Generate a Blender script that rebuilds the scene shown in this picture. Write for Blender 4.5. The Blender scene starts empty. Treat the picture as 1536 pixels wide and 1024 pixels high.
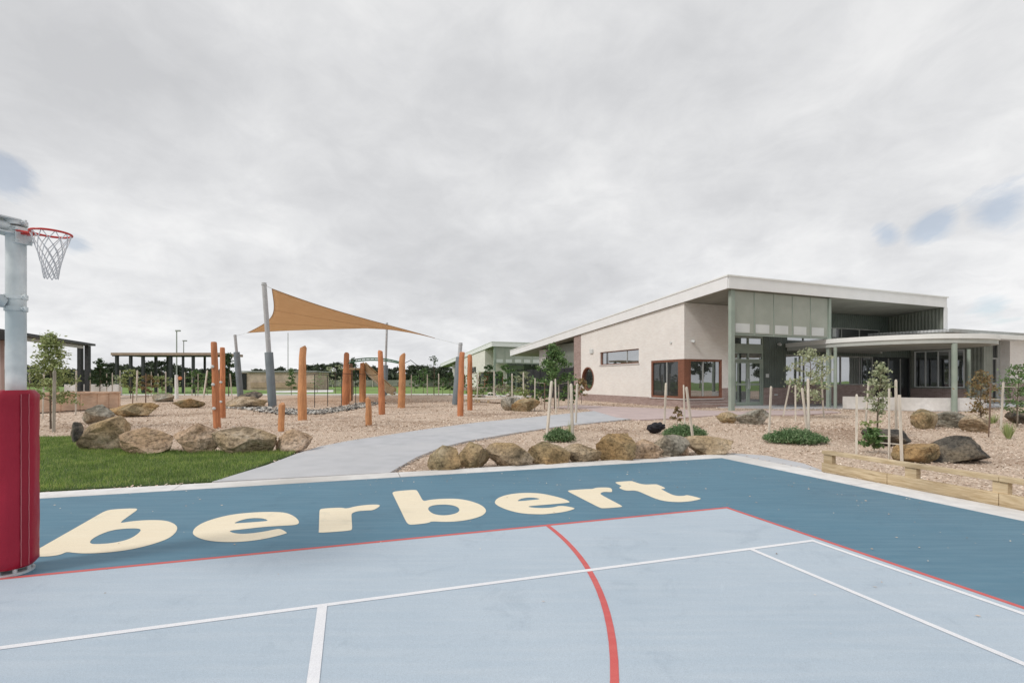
import bpy, bmesh, math, random
import numpy as np
from mathutils import Vector, Matrix, noise
from mathutils.geometry import tessellate_polygon
random.seed(7); rng = np.random.default_rng(7)
S = bpy.context.scene
COL = S.collection
V = Vector
# ------------------------------------------------------------------ camera numbers
F, CX, HY, H = 742.3, 768.0, 570.4, 1.5
def G(x, y, z=0.0):                      # point of the ground plane seen at a place of the photograph
    d = (H - z) * F / (y - HY); return V(((x - CX) / F * d, d, z))
def P(x, y, d):                          # point at a known distance
    return V(((x - CX) / F * d, d, H + (HY - y) / F * d))
# ------------------------------------------------------------------ materials
MATS = {}
def nt(name):
    m = bpy.data.materials.new(name); m.use_nodes = True
    t = m.node_tree; b = t.nodes['Principled BSDF']; MATS[name] = m
    return m, t, b
def N(t, kind, **kw):
    n = t.nodes.new(kind)
    for k, v in kw.items():
        if k in n.inputs: n.inputs[k].default_value = v
        else: setattr(n, k, v)
    return n
def ramp(t, src, stops):
    r = N(t, 'ShaderNodeValToRGB'); e = r.color_ramp.elements
    while len(e) < len(stops): e.new(0.5)
    for i, (p, c) in enumerate(stops):
        e[i].position = p; e[i].color = (*c, 1) if len(c) == 3 else c
    t.links.new(src, r.inputs[0]); return r
def mixc(t, fac, a, b, mode='MIX'):
    m = N(t, 'ShaderNodeMix', data_type='RGBA', blend_type=mode)
    for i, s in ((0, fac), (6, a), (7, b)):
        if hasattr(s, 'is_linked') or hasattr(s, 'links'): t.links.new(s, m.inputs[i])
        elif isinstance(s, (int, float)): m.inputs[i].default_value = s
        else: m.inputs[i].default_value = (*s, 1)
    return m.outputs[2]
def coords(t, uv=False):
    c = N(t, 'ShaderNodeTexCoord'); return c.outputs['UV' if uv else 'Object']
def world_pos(t): return N(t, 'ShaderNodeNewGeometry').outputs['Position']
def noisy(name, c1, c2, scale=3, rough=.6, bump=.0, bscale=60, detail=6, c3=None, s3=.4, spec=.3, lo=.35, hi=.65, metallic=0, bdist=.01):
    m, t, b = nt(name); p = world_pos(t)
    n = N(t, 'ShaderNodeTexNoise', Scale=scale, Detail=detail); t.links.new(p, n.inputs['Vector'])
    col = ramp(t, n.outputs['Fac'], [(lo, c1), (hi, c2)]).outputs[0]
    if c3:
        n3 = N(t, 'ShaderNodeTexNoise', Scale=s3, Detail=4); t.links.new(p, n3.inputs['Vector'])
        f3 = ramp(t, n3.outputs['Fac'], [(.45, (0, 0, 0)), (.7, (1, 1, 1))]).outputs[0]
        col = mixc(t, f3, col, c3)
    t.links.new(col, b.inputs['Base Color'])
    b.inputs['Roughness'].default_value = rough; b.inputs['Specular IOR Level'].default_value = spec
    b.inputs['Metallic'].default_value = metallic
    if bump:
        nb = N(t, 'ShaderNodeTexNoise', Scale=bscale, Detail=4); t.links.new(p, nb.inputs['Vector'])
        bp = N(t, 'ShaderNodeBump', Strength=bump, Distance=bdist); t.links.new(nb.outputs['Fac'], bp.inputs['Height'])
        t.links.new(bp.outputs[0], b.inputs['Normal'])
    return m
def island(name, cols, rough=.7, trans=0, spec=.2, const=False):
    m, t, b = nt(name)
    g = N(t, 'ShaderNodeNewGeometry')
    k = len(cols); r = ramp(t, g.outputs['Random Per Island'], [(i / (k - 1) if k > 1 else 0, c) for i, c in enumerate(cols)])
    if const:
        r.color_ramp.interpolation = 'CONSTANT'
        for i, e in enumerate(r.color_ramp.elements): e.position = i / k
    t.links.new(r.outputs[0], b.inputs['Base Color'])
    b.inputs['Roughness'].default_value = rough; b.inputs['Specular IOR Level'].default_value = spec
    if trans:
        tr = N(t, 'ShaderNodeBsdfTranslucent'); t.links.new(r.outputs[0], tr.inputs[0])
        mx = N(t, 'ShaderNodeMixShader'); mx.inputs[0].default_value = trans
        t.links.new(b.outputs[0], mx.inputs[1]); t.links.new(tr.outputs[0], mx.inputs[2])
        t.links.new(mx.outputs[0], t.nodes['Material Output'].inputs[0])
    return m
def brick(name, c1, c2, mortar, bw=.23, bh=.076):
    m, t, b = nt(name); uv = coords(t, True)
    br = N(t, 'ShaderNodeTexBrick', Scale=1.0); br.inputs['Color1'].default_value = (*c1, 1)
    br.inputs['Color2'].default_value = (*c2, 1); br.inputs['Mortar'].default_value = (*mortar, 1)
    br.inputs['Mortar Size'].default_value = .006; br.inputs['Brick Width'].default_value = bw; br.inputs['Row Height'].default_value = bh
    t.links.new(uv, br.inputs['Vector'])
    n = N(t, 'ShaderNodeTexNoise', Scale=1.1, Detail=5); t.links.new(uv, n.inputs['Vector'])
    f = ramp(t, n.outputs['Fac'], [(.3, (.95, .95, .95)), (.7, (1.03, 1.03, 1.03))]).outputs[0]
    t.links.new(mixc(t, 1.0, br.outputs[0], f, 'MULTIPLY'), b.inputs['Base Color'])
    b.inputs['Roughness'].default_value = .85
    bp = N(t, 'ShaderNodeBump', Strength=.4, Distance=.008); t.links.new(br.outputs['Fac'], bp.inputs['Height']); bp.invert = True
    t.links.new(bp.outputs[0], b.inputs['Normal'])
    return m
def ribbed(name, col, per=.15, axis='X'):
    m, t, b = nt(name); uv = coords(t, True)
    w = N(t, 'ShaderNodeTexWave', Scale=.314 / per); w.bands_direction = axis; t.links.new(uv, w.inputs['Vector'])
    bp = N(t, 'ShaderNodeBump', Strength=.7, Distance=.03); t.links.new(w.outputs['Fac'], bp.inputs['Height']); t.links.new(bp.outputs[0], b.inputs['Normal'])
    n = N(t, 'ShaderNodeTexNoise', Scale=1.5, Detail=4); t.links.new(uv, n.inputs['Vector'])
    t.links.new(ramp(t, n.outputs['Fac'], [(.3, tuple(c * .85 for c in col)), (.7, tuple(c * 1.1 for c in col))]).outputs[0], b.inputs['Base Color'])
    b.inputs['Roughness'].default_value = .5
    return m
def wood(name, c1, c2, scale=(1.2, 1.2, 14), rough=.7, obj=False, c3=None):
    m, t, b = nt(name); p = coords(t) if obj else world_pos(t)
    mp = N(t, 'ShaderNodeMapping'); mp.inputs['Scale'].default_value = scale; t.links.new(p, mp.inputs[0])
    n = N(t, 'ShaderNodeTexNoise', Scale=3, Detail=7, Distortion=.6); t.links.new(mp.outputs[0], n.inputs['Vector'])
    col = ramp(t, n.outputs['Fac'], [(.3, c1), (.68, c2)]).outputs[0]
    n2 = N(t, 'ShaderNodeTexNoise', Scale=1.3, Detail=3); t.links.new(p, n2.inputs['Vector'])
    f = ramp(t, n2.outputs['Fac'], [(.3, (.75, .75, .75)), (.7, (1.1, 1.1, 1.1))]).outputs[0]
    mp3 = N(t, 'ShaderNodeMapping'); mp3.inputs['Scale'].default_value = tuple(q * 3.2 if q > 2 else q * .8 for q in scale); t.links.new(p, mp3.inputs[0])
    n3 = N(t, 'ShaderNodeTexNoise', Scale=2.4, Detail=4, Distortion=.3); t.links.new(mp3.outputs[0], n3.inputs['Vector'])
    f3 = ramp(t, n3.outputs['Fac'], [(.30, (.42, .38, .36)), (.37, (1, 1, 1)), (.66, (1, 1, 1)), (.74, (1.16, 1.16, 1.16))]).outputs[0]
    col = mixc(t, 1.0, col, f3, 'MULTIPLY')
    t.links.new(mixc(t, 1.0, col, f, 'MULTIPLY'), b.inputs['Base Color']); b.inputs['Roughness'].default_value = rough
    bp = N(t, 'ShaderNodeBump', Strength=.3, Distance=.006); t.links.new(n.outputs['Fac'], bp.inputs['Height']); t.links.new(bp.outputs[0], b.inputs['Normal'])
    return m
def glass(name, refl=.45, tint=(.012, .016, .018)):
    m, t, b = nt(name)
    b.inputs['Base Color'].default_value = (*tint, 1); b.inputs['Roughness'].default_value = .3
    g = N(t, 'ShaderNodeBsdfGlossy', Roughness=.015); g.inputs[0].default_value = (.78, .8, .82, 1)
    n = N(t, 'ShaderNodeTexNoise', Scale=.5, Detail=1); t.links.new(world_pos(t), n.inputs['Vector'])
    bp = N(t, 'ShaderNodeBump', Strength=.06, Distance=.1); t.links.new(n.outputs['Fac'], bp.inputs['Height']); t.links.new(bp.outputs[0], g.inputs['Normal'])
    mx = N(t, 'ShaderNodeMixShader'); mx.inputs[0].default_value = refl
    t.links.new(b.outputs[0], mx.inputs[1]); t.links.new(g.outputs[0], mx.inputs[2]); t.links.new(mx.outputs[0], t.nodes['Material Output'].inputs[0])
    return m
def court_mat(name, base, dark, streak):
    m, t, b = nt(name); p = world_pos(t)
    n = N(t, 'ShaderNodeTexNoise', Scale=.55, Detail=6, Roughness=.6); t.links.new(p, n.inputs['Vector'])
    c = ramp(t, n.outputs['Fac'], [(.3, dark), (.7, base)]).outputs[0]
    mp = N(t, 'ShaderNodeMapping'); mp.inputs['Rotation'].default_value = (0, 0, -.3); mp.inputs['Scale'].default_value = (.6, 7, 1); t.links.new(p, mp.inputs[0])
    s = N(t, 'ShaderNodeTexNoise', Scale=2.2, Detail=6); t.links.new(mp.outputs[0], s.inputs['Vector'])
    sf = ramp(t, s.outputs['Fac'], [(.42, (0, 0, 0)), (.75, (.5, .5, .5))]).outputs[0]
    c = mixc(t, sf, c, streak)
    w_ = N(t, 'ShaderNodeTexNoise', Scale=1.7, Detail=9, Roughness=.72, Distortion=1.2); t.links.new(p, w_.inputs['Vector'])
    wf = ramp(t, w_.outputs['Fac'], [(.34, (.90, .91, .92)), (.44, (1, 1, 1)), (.60, (1, 1, 1)), (.72, (1.09, 1.08, 1.07))]).outputs[0]
    c = mixc(t, 1.0, c, wf, 'MULTIPLY')
    v_ = N(t, 'ShaderNodeTexNoise', Scale=9, Detail=8, Roughness=.8); t.links.new(p, v_.inputs['Vector'])
    vf = ramp(t, v_.outputs['Fac'], [(.66, (0, 0, 0)), (.74, (.30, .30, .30))]).outputs[0]
    c = mixc(t, vf, c, streak)
    g = N(t, 'ShaderNodeTexNoise', Scale=260, Detail=2); t.links.new(p, g.inputs['Vector'])
    gf = ramp(t, g.outputs['Fac'], [(.3, (.86, .86, .86)), (.7, (1.12, 1.12, 1.12))]).outputs[0]
    c = mixc(t, 1.0, c, gf, 'MULTIPLY')
    t.links.new(c, b.inputs['Base Color']); b.inputs['Roughness'].default_value = .55; b.inputs['Specular IOR Level'].default_value = .35
    rr = ramp(t, n.outputs['Fac'], [(.3, (.5, .5, .5)), (.7, (.66, .66, .66))]); t.links.new(rr.outputs[0], b.inputs['Roughness'])
    bp = N(t, 'ShaderNodeBump', Strength=.25, Distance=.002); t.links.new(g.outputs['Fac'], bp.inputs['Height']); t.links.new(bp.outputs[0], b.inputs['Normal'])
    return m
M_light = court_mat('court_light', (.455, .53, .605), (.395, .475, .555), (.505, .565, .625))
M_dark = court_mat('court_dark', (.098, .215, .298), (.074, .175, .25), (.15, .265, .345))
M_cream = court_mat('cream_paint', (.84, .74, .56), (.80, .70, .52), (.86, .78, .62))
M_white = court_mat('white_paint', (.80, .80, .82), (.72, .73, .77), (.84, .84, .85))
M_red = court_mat('red_paint', (.62, .115, .105), (.55, .10, .10), (.66, .18, .16))
M_curb = noisy('pale_concrete', (.66, .65, .645), (.77, .76, .75), 6, .85, .25, 90, c3=(.50, .48, .45), s3=.5)
M_path = noisy('path_concrete', (.43, .44, .46), (.50, .505, .53), 2.2, .85, .3, 120, c3=(.53, .53, .545), s3=.35)
M_pave = brick('red_paving', (.47, .37, .36), (.54, .43, .41), (.48, .43, .42), .4, .2)
def ground_mat(name, c1, c2, c3, vs=26, big=.25):
    m, t, b = nt(name); p = world_pos(t)
    v = N(t, 'ShaderNodeTexVoronoi', Scale=vs); t.links.new(p, v.inputs['Vector'])
    s = N(t, 'ShaderNodeSeparateColor'); t.links.new(v.outputs['Color'], s.inputs[0])
    c = ramp(t, s.outputs[0], [(0, c1), (.45, c2), (1, c3)]).outputs[0]
    n = N(t, 'ShaderNodeTexNoise', Scale=big, Detail=8, Roughness=.65); t.links.new(p, n.inputs['Vector'])
    f = ramp(t, n.outputs['Fac'], [(.36, (.66, .60, .56)), (.48, (.95, .94, .93)), (.68, (1.08, 1.08, 1.08))]).outputs[0]
    c = mixc(t, 1.0, c, f, 'MULTIPLY'); t.links.new(c, b.inputs['Base Color']); b.inputs['Roughness'].default_value = .95; b.inputs['Specular IOR Level'].default_value = .1
    bp = N(t, 'ShaderNodeBump', Strength=.8, Distance=.02); t.links.new(v.outputs['Distance'], bp.inputs['Height']); t.links.new(bp.outputs[0], b.inputs['Normal'])
    return m
M_mulch = ground_mat('wood_mulch', (.37, .275, .205), (.62, .50, .40), (.76, .635, .53), 38)
M_chip = island('mulch_chips', [(.26, .18, .125), (.58, .46, .36), (.69, .565, .46), (.80, .70, .59), (.46, .35, .265), (.64, .50, .40)], .9, const=True)
M_field = noisy('far_grass', (.15, .25, .06), (.23, .34, .10), 1.2, .95, .5, 12, c3=(.16, .21, .08), s3=.08, bdist=.05)
def patchy(m):
    t = m.node_tree; b = t.nodes['Principled BSDF']; src = b.inputs['Base Color'].links[0].from_socket
    n = N(t, 'ShaderNodeTexNoise', Scale=1.6, Detail=6, Roughness=.7); t.links.new(world_pos(t), n.inputs['Vector'])
    f = ramp(t, n.outputs['Fac'], [(.35, (.62, .66, .6)), (.5, (1, 1, 1)), (.66, (1.5, 1.35, 1.25))]).outputs[0]
    c = mixc(t, 1.0, src, f, 'MULTIPLY'); t.links.new(c, b.inputs['Base Color'])
    for q in t.nodes:
        if q.bl_idname == 'ShaderNodeBsdfTranslucent': t.links.new(c, q.inputs[0])

M_lawn = noisy('lawn_soil', (.04, .07, .02), (.07, .11, .03), 8, .95)
M_blade = island('grass_blades', [(.11, .18, .04), (.20, .31, .07), (.30, .42, .12), (.46, .48, .22)], .7, .35)
patchy(M_blade)
M_brickL = brick('pale_brick', (.745, .705, .67), (.79, .765, .735), (.74, .715, .69))
M_brickR = brick('brown_brick', (.27, .185, .165), (.37, .27, .245), (.42, .37, .35))
M_block = brick('pale_block', (.52, .50, .49), (.56, .54, .53), (.46, .45, .44), .4, .2)
M_fascia = noisy('pale_fascia', (.76, .765, .775), (.80, .805, .815), 1.5, .5)
M_fascia2 = noisy('canopy_fascia', (.74, .755, .745), (.79, .80, .79), 1.5, .5)
M_gutter = noisy('pale_gutter', (.42, .44, .42), (.48, .50, .475), 1.5, .5)
M_roof = ribbed('roof_sheet', (.55, .56, .57), .2, 'X')
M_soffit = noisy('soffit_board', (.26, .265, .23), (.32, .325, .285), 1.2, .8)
M_sage = noisy('sage_paint', (.27, .325, .28), (.32, .37, .325), 2, .5)
M_sagedark = ribbed('green_cladding', (.10, .125, .11), .2)
M_clad = ribbed('grey_green_cladding', (.20, .215, .185), .2)
M_panel = noisy('screen_panel', (.32, .345, .30), (.37, .39, .345), 1.2, .45)
M_frost = noisy('frosted_strip', (.55, .57, .57), (.62, .64, .63), 1.2, .4)
M_rust = wood('rust_frame', (.17, .065, .038), (.25, .105, .06), rough=.6)
M_alu = noisy('aluminium_frame', (.32, .33, .32), (.38, .39, .38), 3, .4)
M_glass = glass('window_glass', .42)
M_glassD = glass('shaded_glass', .10)
M_glassB = glass('bright_glass', .62)
M_black = noisy('black_metal', (.012, .013, .015), (.022, .023, .025), 3, .55)
M_char = noisy('charcoal_steel', (.028, .032, .034), (.045, .05, .052), 3, .5)
M_orange = wood('orange_timber', (.42, .15, .062), (.62, .25, .11), (9, 9, .8), .65)
M_orangeL = wood('faded_timber', (.46, .20, .085), (.66, .33, .15), (9, 9, .8), .7)
M_stake = wood('pale_stake', (.56, .51, .44), (.72, .67, .59), (14, 14, 1.5), .8)
M_stakeD = wood('weathered_stake', (.16, .10, .075), (.27, .19, .14), (14, 14, 1.5), .8)
M_pine = wood('treated_pine', (.44, .32, .18), (.66, .53, .35), (1.6, 1.6, 16), .75)
M_ply = wood('peach_ply', (.66, .45, .32), (.78, .58, .44), (1, 1, 5), .7)
M_slate = noisy('slate_padding', (.17, .20, .225), (.21, .245, .27), 2, .6)
M_galv = noisy('galvanised_steel', (.57, .605, .62), (.72, .75, .76), 9, .42, metallic=.12, c3=(.44, .50, .53), s3=3)
M_pole = noisy('pale_grey_pole', (.42, .43, .45), (.50, .51, .53), 3, .4)
M_vinyl = noisy('red_vinyl', (.31, .009, .030), (.35, .013, .037), 2, .42, .35, 9, bdist=.02)
M_vinylD = noisy('dark_red_strap', (.24, .01, .025), (.28, .012, .03), 2, .5)
M_seam = noisy('seam_thread', (.50, .16, .18), (.58, .22, .24), 3, .7)
M_ring = noisy('red_steel', (.50, .04, .035), (.58, .06, .05), 4, .4)
M_net = noisy('white_net', (.55, .55, .58), (.66, .66, .68), 9, .9)
M_trunk = wood('bark', (.10, .075, .055), (.20, .155, .115), (6, 6, 1.5), .9)
M_bag = noisy('black_bag', (.006, .006, .009), (.014, .013, .018), 12, .5, .6, 14, bdist=.03)
M_rope = noisy('dark_rope', (.02, .02, .02), (.035, .035, .035), 9, .9)
M_greensteel = noisy('green_steel', (.03, .10, .06), (.05, .13, .08), 3, .45)
M_leaf_dark = island('leaf_dark', [(.03, .065, .028), (.055, .10, .04), (.09, .14, .06), (.045, .08, .045)], .6, .15)
M_leaf_fresh = island('leaf_fresh', [(.22, .27, .10), (.32, .39, .16), (.44, .48, .24), (.24, .29, .13)], .6, .25)
M_leaf_mid = island('leaf_mid', [(.07, .14, .05), (.12, .21, .075), (.20, .30, .12), (.08, .15, .06)], .6, .2)
M_leaf_pale = island('leaf_pale', [(.20, .24, .13), (.34, .39, .23), (.54, .56, .40), (.26, .31, .18)], .65, .2)
M_leaf_brown = island('leaf_brown', [(.16, .13, .07), (.28, .19, .09), (.34, .24, .12), (.14, .17, .09)], .7, .15)
M_leaf_far = island('leaf_far', [(.055, .07, .055), (.08, .10, .07), (.12, .145, .095), (.065, .08, .065)], .8, .1)
M_cover = island('groundcover_leaf', [(.07, .13, .055), (.12, .21, .09), (.19, .30, .14), (.28, .35, .21)], .7, .2)
M_pebble = island('pebbles', [(.05, .05, .05), (.42, .40, .36), (.14, .13, .12), (.62, .60, .56), (.09, .085, .08), (.28, .24, .20)], .6, const=True)
def fabric():
    m, t, b = nt('tan_shade_cloth')
    n = N(t, 'ShaderNodeTexNoise', Scale=2, Detail=5); t.links.new(world_pos(t), n.inputs['Vector'])
    c = ramp(t, n.outputs['Fac'], [(.3, (.72, .54, .36)), (.7, (.78, .60, .42))])
    t.links.new(c.outputs[0], b.inputs['Base Color']); b.inputs['Roughness'].default_value = .9
    tr = N(t, 'ShaderNodeBsdfTranslucent'); t.links.new(c.outputs[0], tr.inputs[0])
    mx = N(t, 'ShaderNodeMixShader'); mx.inputs[0].default_value = .6
    t.links.new(b.outputs[0], mx.inputs[1]); t.links.new(tr.outputs[0], mx.inputs[2]); t.links.new(mx.outputs[0], t.nodes['Material Output'].inputs[0])
    return m
M_sail = fabric()
def rock_mat(name, c1, c2, c3, och=(.40, .25, .11)):
    m, t, b = nt(name); p = world_pos(t)
    n = N(t, 'ShaderNodeTexNoise', Scale=2.6, Detail=8, Roughness=.62); t.links.new(p, n.inputs['Vector'])
    c = ramp(t, n.outputs['Fac'], [(.36, c1), (.5, c2), (.62, c3)]).outputs[0]
    no = N(t, 'ShaderNodeTexNoise', Scale=1.3, Detail=5); t.links.new(p, no.inputs['Vector'])
    fo = ramp(t, no.outputs['Fac'], [(.46, (0, 0, 0)), (.62, (.75, .75, .75))]).outputs[0]
    c = mixc(t, fo, c, och)
    n2 = N(t, 'ShaderNodeTexNoise', Scale=16, Detail=8, Roughness=.75); t.links.new(p, n2.inputs['Vector'])
    f = ramp(t, n2.outputs['Fac'], [(.36, (.42, .40, .39)), (.48, (1.0, 1.0, 1.0)), (.68, (1.5, 1.45, 1.4))]).outputs[0]
    c = mixc(t, 1.0, c, f, 'MULTIPLY')
    v = N(t, 'ShaderNodeTexVoronoi', Scale=5.5, feature='DISTANCE_TO_EDGE'); 
    dn = N(t, 'ShaderNodeTexNoise', Scale=4, Detail=5); t.links.new(p, dn.inputs['Vector'])
    t.links.new(mixc(t, .35, p, dn.outputs['Color']), v.inputs['Vector'])
    vf = ramp(t, v.outputs['Distance'], [(0, (.45, .42, .4)), (.045, (1, 1, 1))]).outputs[0]
    c = mixc(t, .45, c, mixc(t, 1.0, c, vf, 'MULTIPLY'))
    t.links.new(c, b.inputs['Base Color']); b.inputs['Roughness'].default_value = .9; b.inputs['Specular IOR Level'].default_value = .2
    bp = N(t, 'ShaderNodeBump', Strength=.9, Distance=.05); t.links.new(n2.outputs['Fac'], bp.inputs['Height']); t.links.new(bp.outputs[0], b.inputs['Normal'])
    return m
R_pale = rock_mat('pale_stone', (.50, .48, .45), (.62, .60, .57), (.74, .72, .69), (.60, .55, .48))
R_tan = rock_mat('tan_rock', (.20, .155, .10), (.38, .30, .21), (.56, .48, .38), (.42, .30, .16))
R_pink = rock_mat('pink_rock', (.30, .205, .13), (.50, .37, .27), (.62, .51, .42), (.46, .32, .20))
R_grey = rock_mat('grey_rock', (.16, .15, .12), (.31, .295, .25), (.47, .45, .40), (.33, .27, .19))
R_dark = rock_mat('dark_rock', (.045, .045, .043), (.12, .11, .095), (.26, .225, .18), (.16, .13, .09))
R_moss = rock_mat('mossy_rock', (.17, .14, .08), (.32, .255, .155), (.46, .385, .27))
# ------------------------------------------------------------------ object helpers
ORG = {}
class MB:
    def __init__(s): s.v = []; s.f = []; s.uv = []
    def add(s, vs, fs, uvs=None):
        o = len(s.v); s.v += [tuple(p) for p in vs]; s.f += [tuple(i + o for i in f) for f in fs]
        s.uv += uvs if uvs else [(p[0], p[2]) for p in vs]
        return s
    def box(s, c, size, ax=None, uv=True):
        ax = ax or (V((1, 0, 0)), V((0, 1, 0)), V((0, 0, 1))); c = V(c); vs = []; us = []
        for k in (-1, 1):
            for j in (-1, 1):
                for i in (-1, 1):
                    vs.append(c + ax[0] * (i * size[0] / 2) + ax[1] * (j * size[1] / 2) + ax[2] * (k * size[2] / 2)); us.append((i * size[0] / 2 + j * size[1] / 2, k * size[2] / 2))
        return s.add(vs, [(0, 2, 3, 1), (4, 5, 7, 6), (0, 1, 5, 4), (2, 6, 7, 3), (0, 4, 6, 2), (1, 3, 7, 5)], us)
    def bar(s, a, b, w, d=None, up=V((0, 0, 1))):
        a = V(a); b = V(b); z = (b - a).normalized(); d = d or w
        x = z.cross(up)
        if x.length < 1e-3: x = z.cross(V((0, 1, 0)))
        x.normalize(); y = z.cross(x)
        return s.box((a + b) / 2, (w, d, (b - a).length), (x, y, z))
    def tube(s, pts, rs, n=10, cap=True):
        pts = [V(p) for p in pts]
        if not hasattr(rs, '__len__'): rs = [rs] * len(pts)
        vs = []; fs = []; ref = None
        for i, p in enumerate(pts):
            t = (pts[min(i + 1, len(pts) - 1)] - pts[max(i - 1, 0)]).normalized()
            if ref is None: ref = t.orthogonal().normalized()
            ref = (ref - t * ref.dot(t)).normalized(); y = t.cross(ref)
            for k in range(n):
                a = 2 * math.pi * k / n; vs.append(p + (ref * math.cos(a) + y * math.sin(a)) * rs[i])
        for i in range(len(pts) - 1):
            for k in range(n): fs.append((i * n + k, i * n + (k + 1) % n, (i + 1) * n + (k + 1) % n, (i + 1) * n + k))
        if cap: fs.append(tuple(range(n - 1, -1, -1))); fs.append(tuple((len(pts) - 1) * n + k for k in range(n)))
        return s.add(vs, fs)
    def loop(s, pts, r, n=8):
        m = len(pts); vs = []; fs = []
        for i in range(m):
            p = V(pts[i]); t = (V(pts[(i + 1) % m]) - V(pts[i - 1])).normalized()
            x = t.cross(V((0, 0, 1))).normalized(); y = t.cross(x)
            for k in range(n):
                a = 2 * math.pi * k / n; vs.append(p + (x * math.cos(a) + y * math.sin(a)) * r)
        for i in range(m):
            for k in range(n): fs.append((i * n + k, i * n + (k + 1) % n, ((i + 1) % m) * n + (k + 1) % n, ((i + 1) % m) * n + k))
        return s.add(vs, fs)
    def slab(s, outer, holes, o, a, b, th):
        """polygon with holes in plane (o; a, b), extruded by vector th"""
        loops = [outer] + list(holes); P3 = [[V((p[0], p[1], 0)) for p in l] for l in loops]
        tri = tessellate_polygon(P3); flat = [p for l in loops for p in l]
        f0 = [o + a * p[0] + b * p[1] for p in flat]; f1 = [p + th for p in f0]; n = len(flat)
        fs = [tuple(t) for t in tri] + [tuple(i + n for i in reversed(t)) for t in tri]; k = 0
        s.add(f0 + f1, fs, [tuple(p) for p in flat] * 2)
        for l in loops:
            m = len(l)
            for i in range(m):
                j = (i + 1) % m; q = [f0[k + i], f0[k + j], f1[k + j], f1[k + i]]
                L = math.dist(l[i], l[j]); s.add(q, [(0, 1, 2, 3)], [(l[i][0], l[i][1]), (l[j][0], l[j][1]), (l[j][0] + .1, l[j][1]), (l[i][0] + .1, l[i][1])])
            k += m
        return s
def finish(me, mat, smooth):
    me.materials.append(mat)
    if smooth: me.shade_smooth()
def link(name, me, parent=None, base=None):
    o = bpy.data.objects.new(name, me)
    if parent is not None:
        base = ORG[parent.name]; o.parent = parent
    else: o.location = base
    me.transform(Matrix.Translation(-base)); COL.objects.link(o); ORG[o.name] = base
    return o
def build(name, mb, mat, parent=None, smooth=False, bevel=0, auto=True, base=None):
    me = bpy.data.meshes.new(name); me.from_pydata(mb.v, [], mb.f)
    uvl = me.uv_layers.new(name='UVMap')
    li = np.zeros(len(me.loops), np.int32); me.loops.foreach_get('vertex_index', li)
    uvl.data.foreach_set('uv', np.array(mb.uv, np.float32)[li].ravel())
    bm = bmesh.new(); bm.from_mesh(me); bmesh.ops.recalc_face_normals(bm, faces=bm.faces)
    bm.to_mesh(me); bm.free()
    finish(me, mat, smooth)
    if smooth and auto:
        try: me.set_sharp_from_angle(angle=math.radians(40))
        except Exception: pass
    if parent is None and base is None:
        a = np.array(mb.v); base = V(((a[:, 0].min() + a[:, 0].max()) / 2, (a[:, 1].min() + a[:, 1].max()) / 2, a[:, 2].min()))
    o = link(name, me, parent, base)
    if bevel:
        md = o.modifiers.new('bevel', 'BEVEL'); md.width = bevel; md.segments = 2; md.limit_method = 'ANGLE'
    return o
def quads(name, verts, k, mat, parent=None, base=None):
    """verts: (n*k,3) numpy; each k in a row make one face"""
    n = len(verts) // k; me = bpy.data.meshes.new(name)
    me.vertices.add(n * k); me.vertices.foreach_set('co', np.asarray(verts, np.float32).ravel())
    me.loops.add(n * k); me.loops.foreach_set('vertex_index', np.arange(n * k, dtype=np.int32))
    me.polygons.add(n); me.polygons.foreach_set('loop_start', np.arange(0, n * k, k, dtype=np.int32))
    me.update(calc_edges=True); me.materials.append(mat)
    if parent is None and base is None: base = V((float(verts[:, 0].mean()), float(verts[:, 1].mean()), float(verts[:, 2].min())))
    return link(name, me, parent, base)
def tag(o, label=None, cat=None, group=None, kind=None):
    if label: o['label'] = label
    if cat: o['category'] = cat
    if group: o['group'] = group
    if kind: o['kind'] = kind
    return o
def thing(name, label, cat, loc, group=None):
    o = bpy.data.objects.new(name, None); COL.objects.link(o); o.location = loc; ORG[o.name] = V(loc); o.empty_display_size = .2
    return tag(o, label, cat, group)
def copy_tree(o, parent=None):
    c = o.copy(); COL.objects.link(c)
    if parent is not None: c.parent = parent
    for ch in list(o.children): copy_tree(ch, c)
    return c
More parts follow.
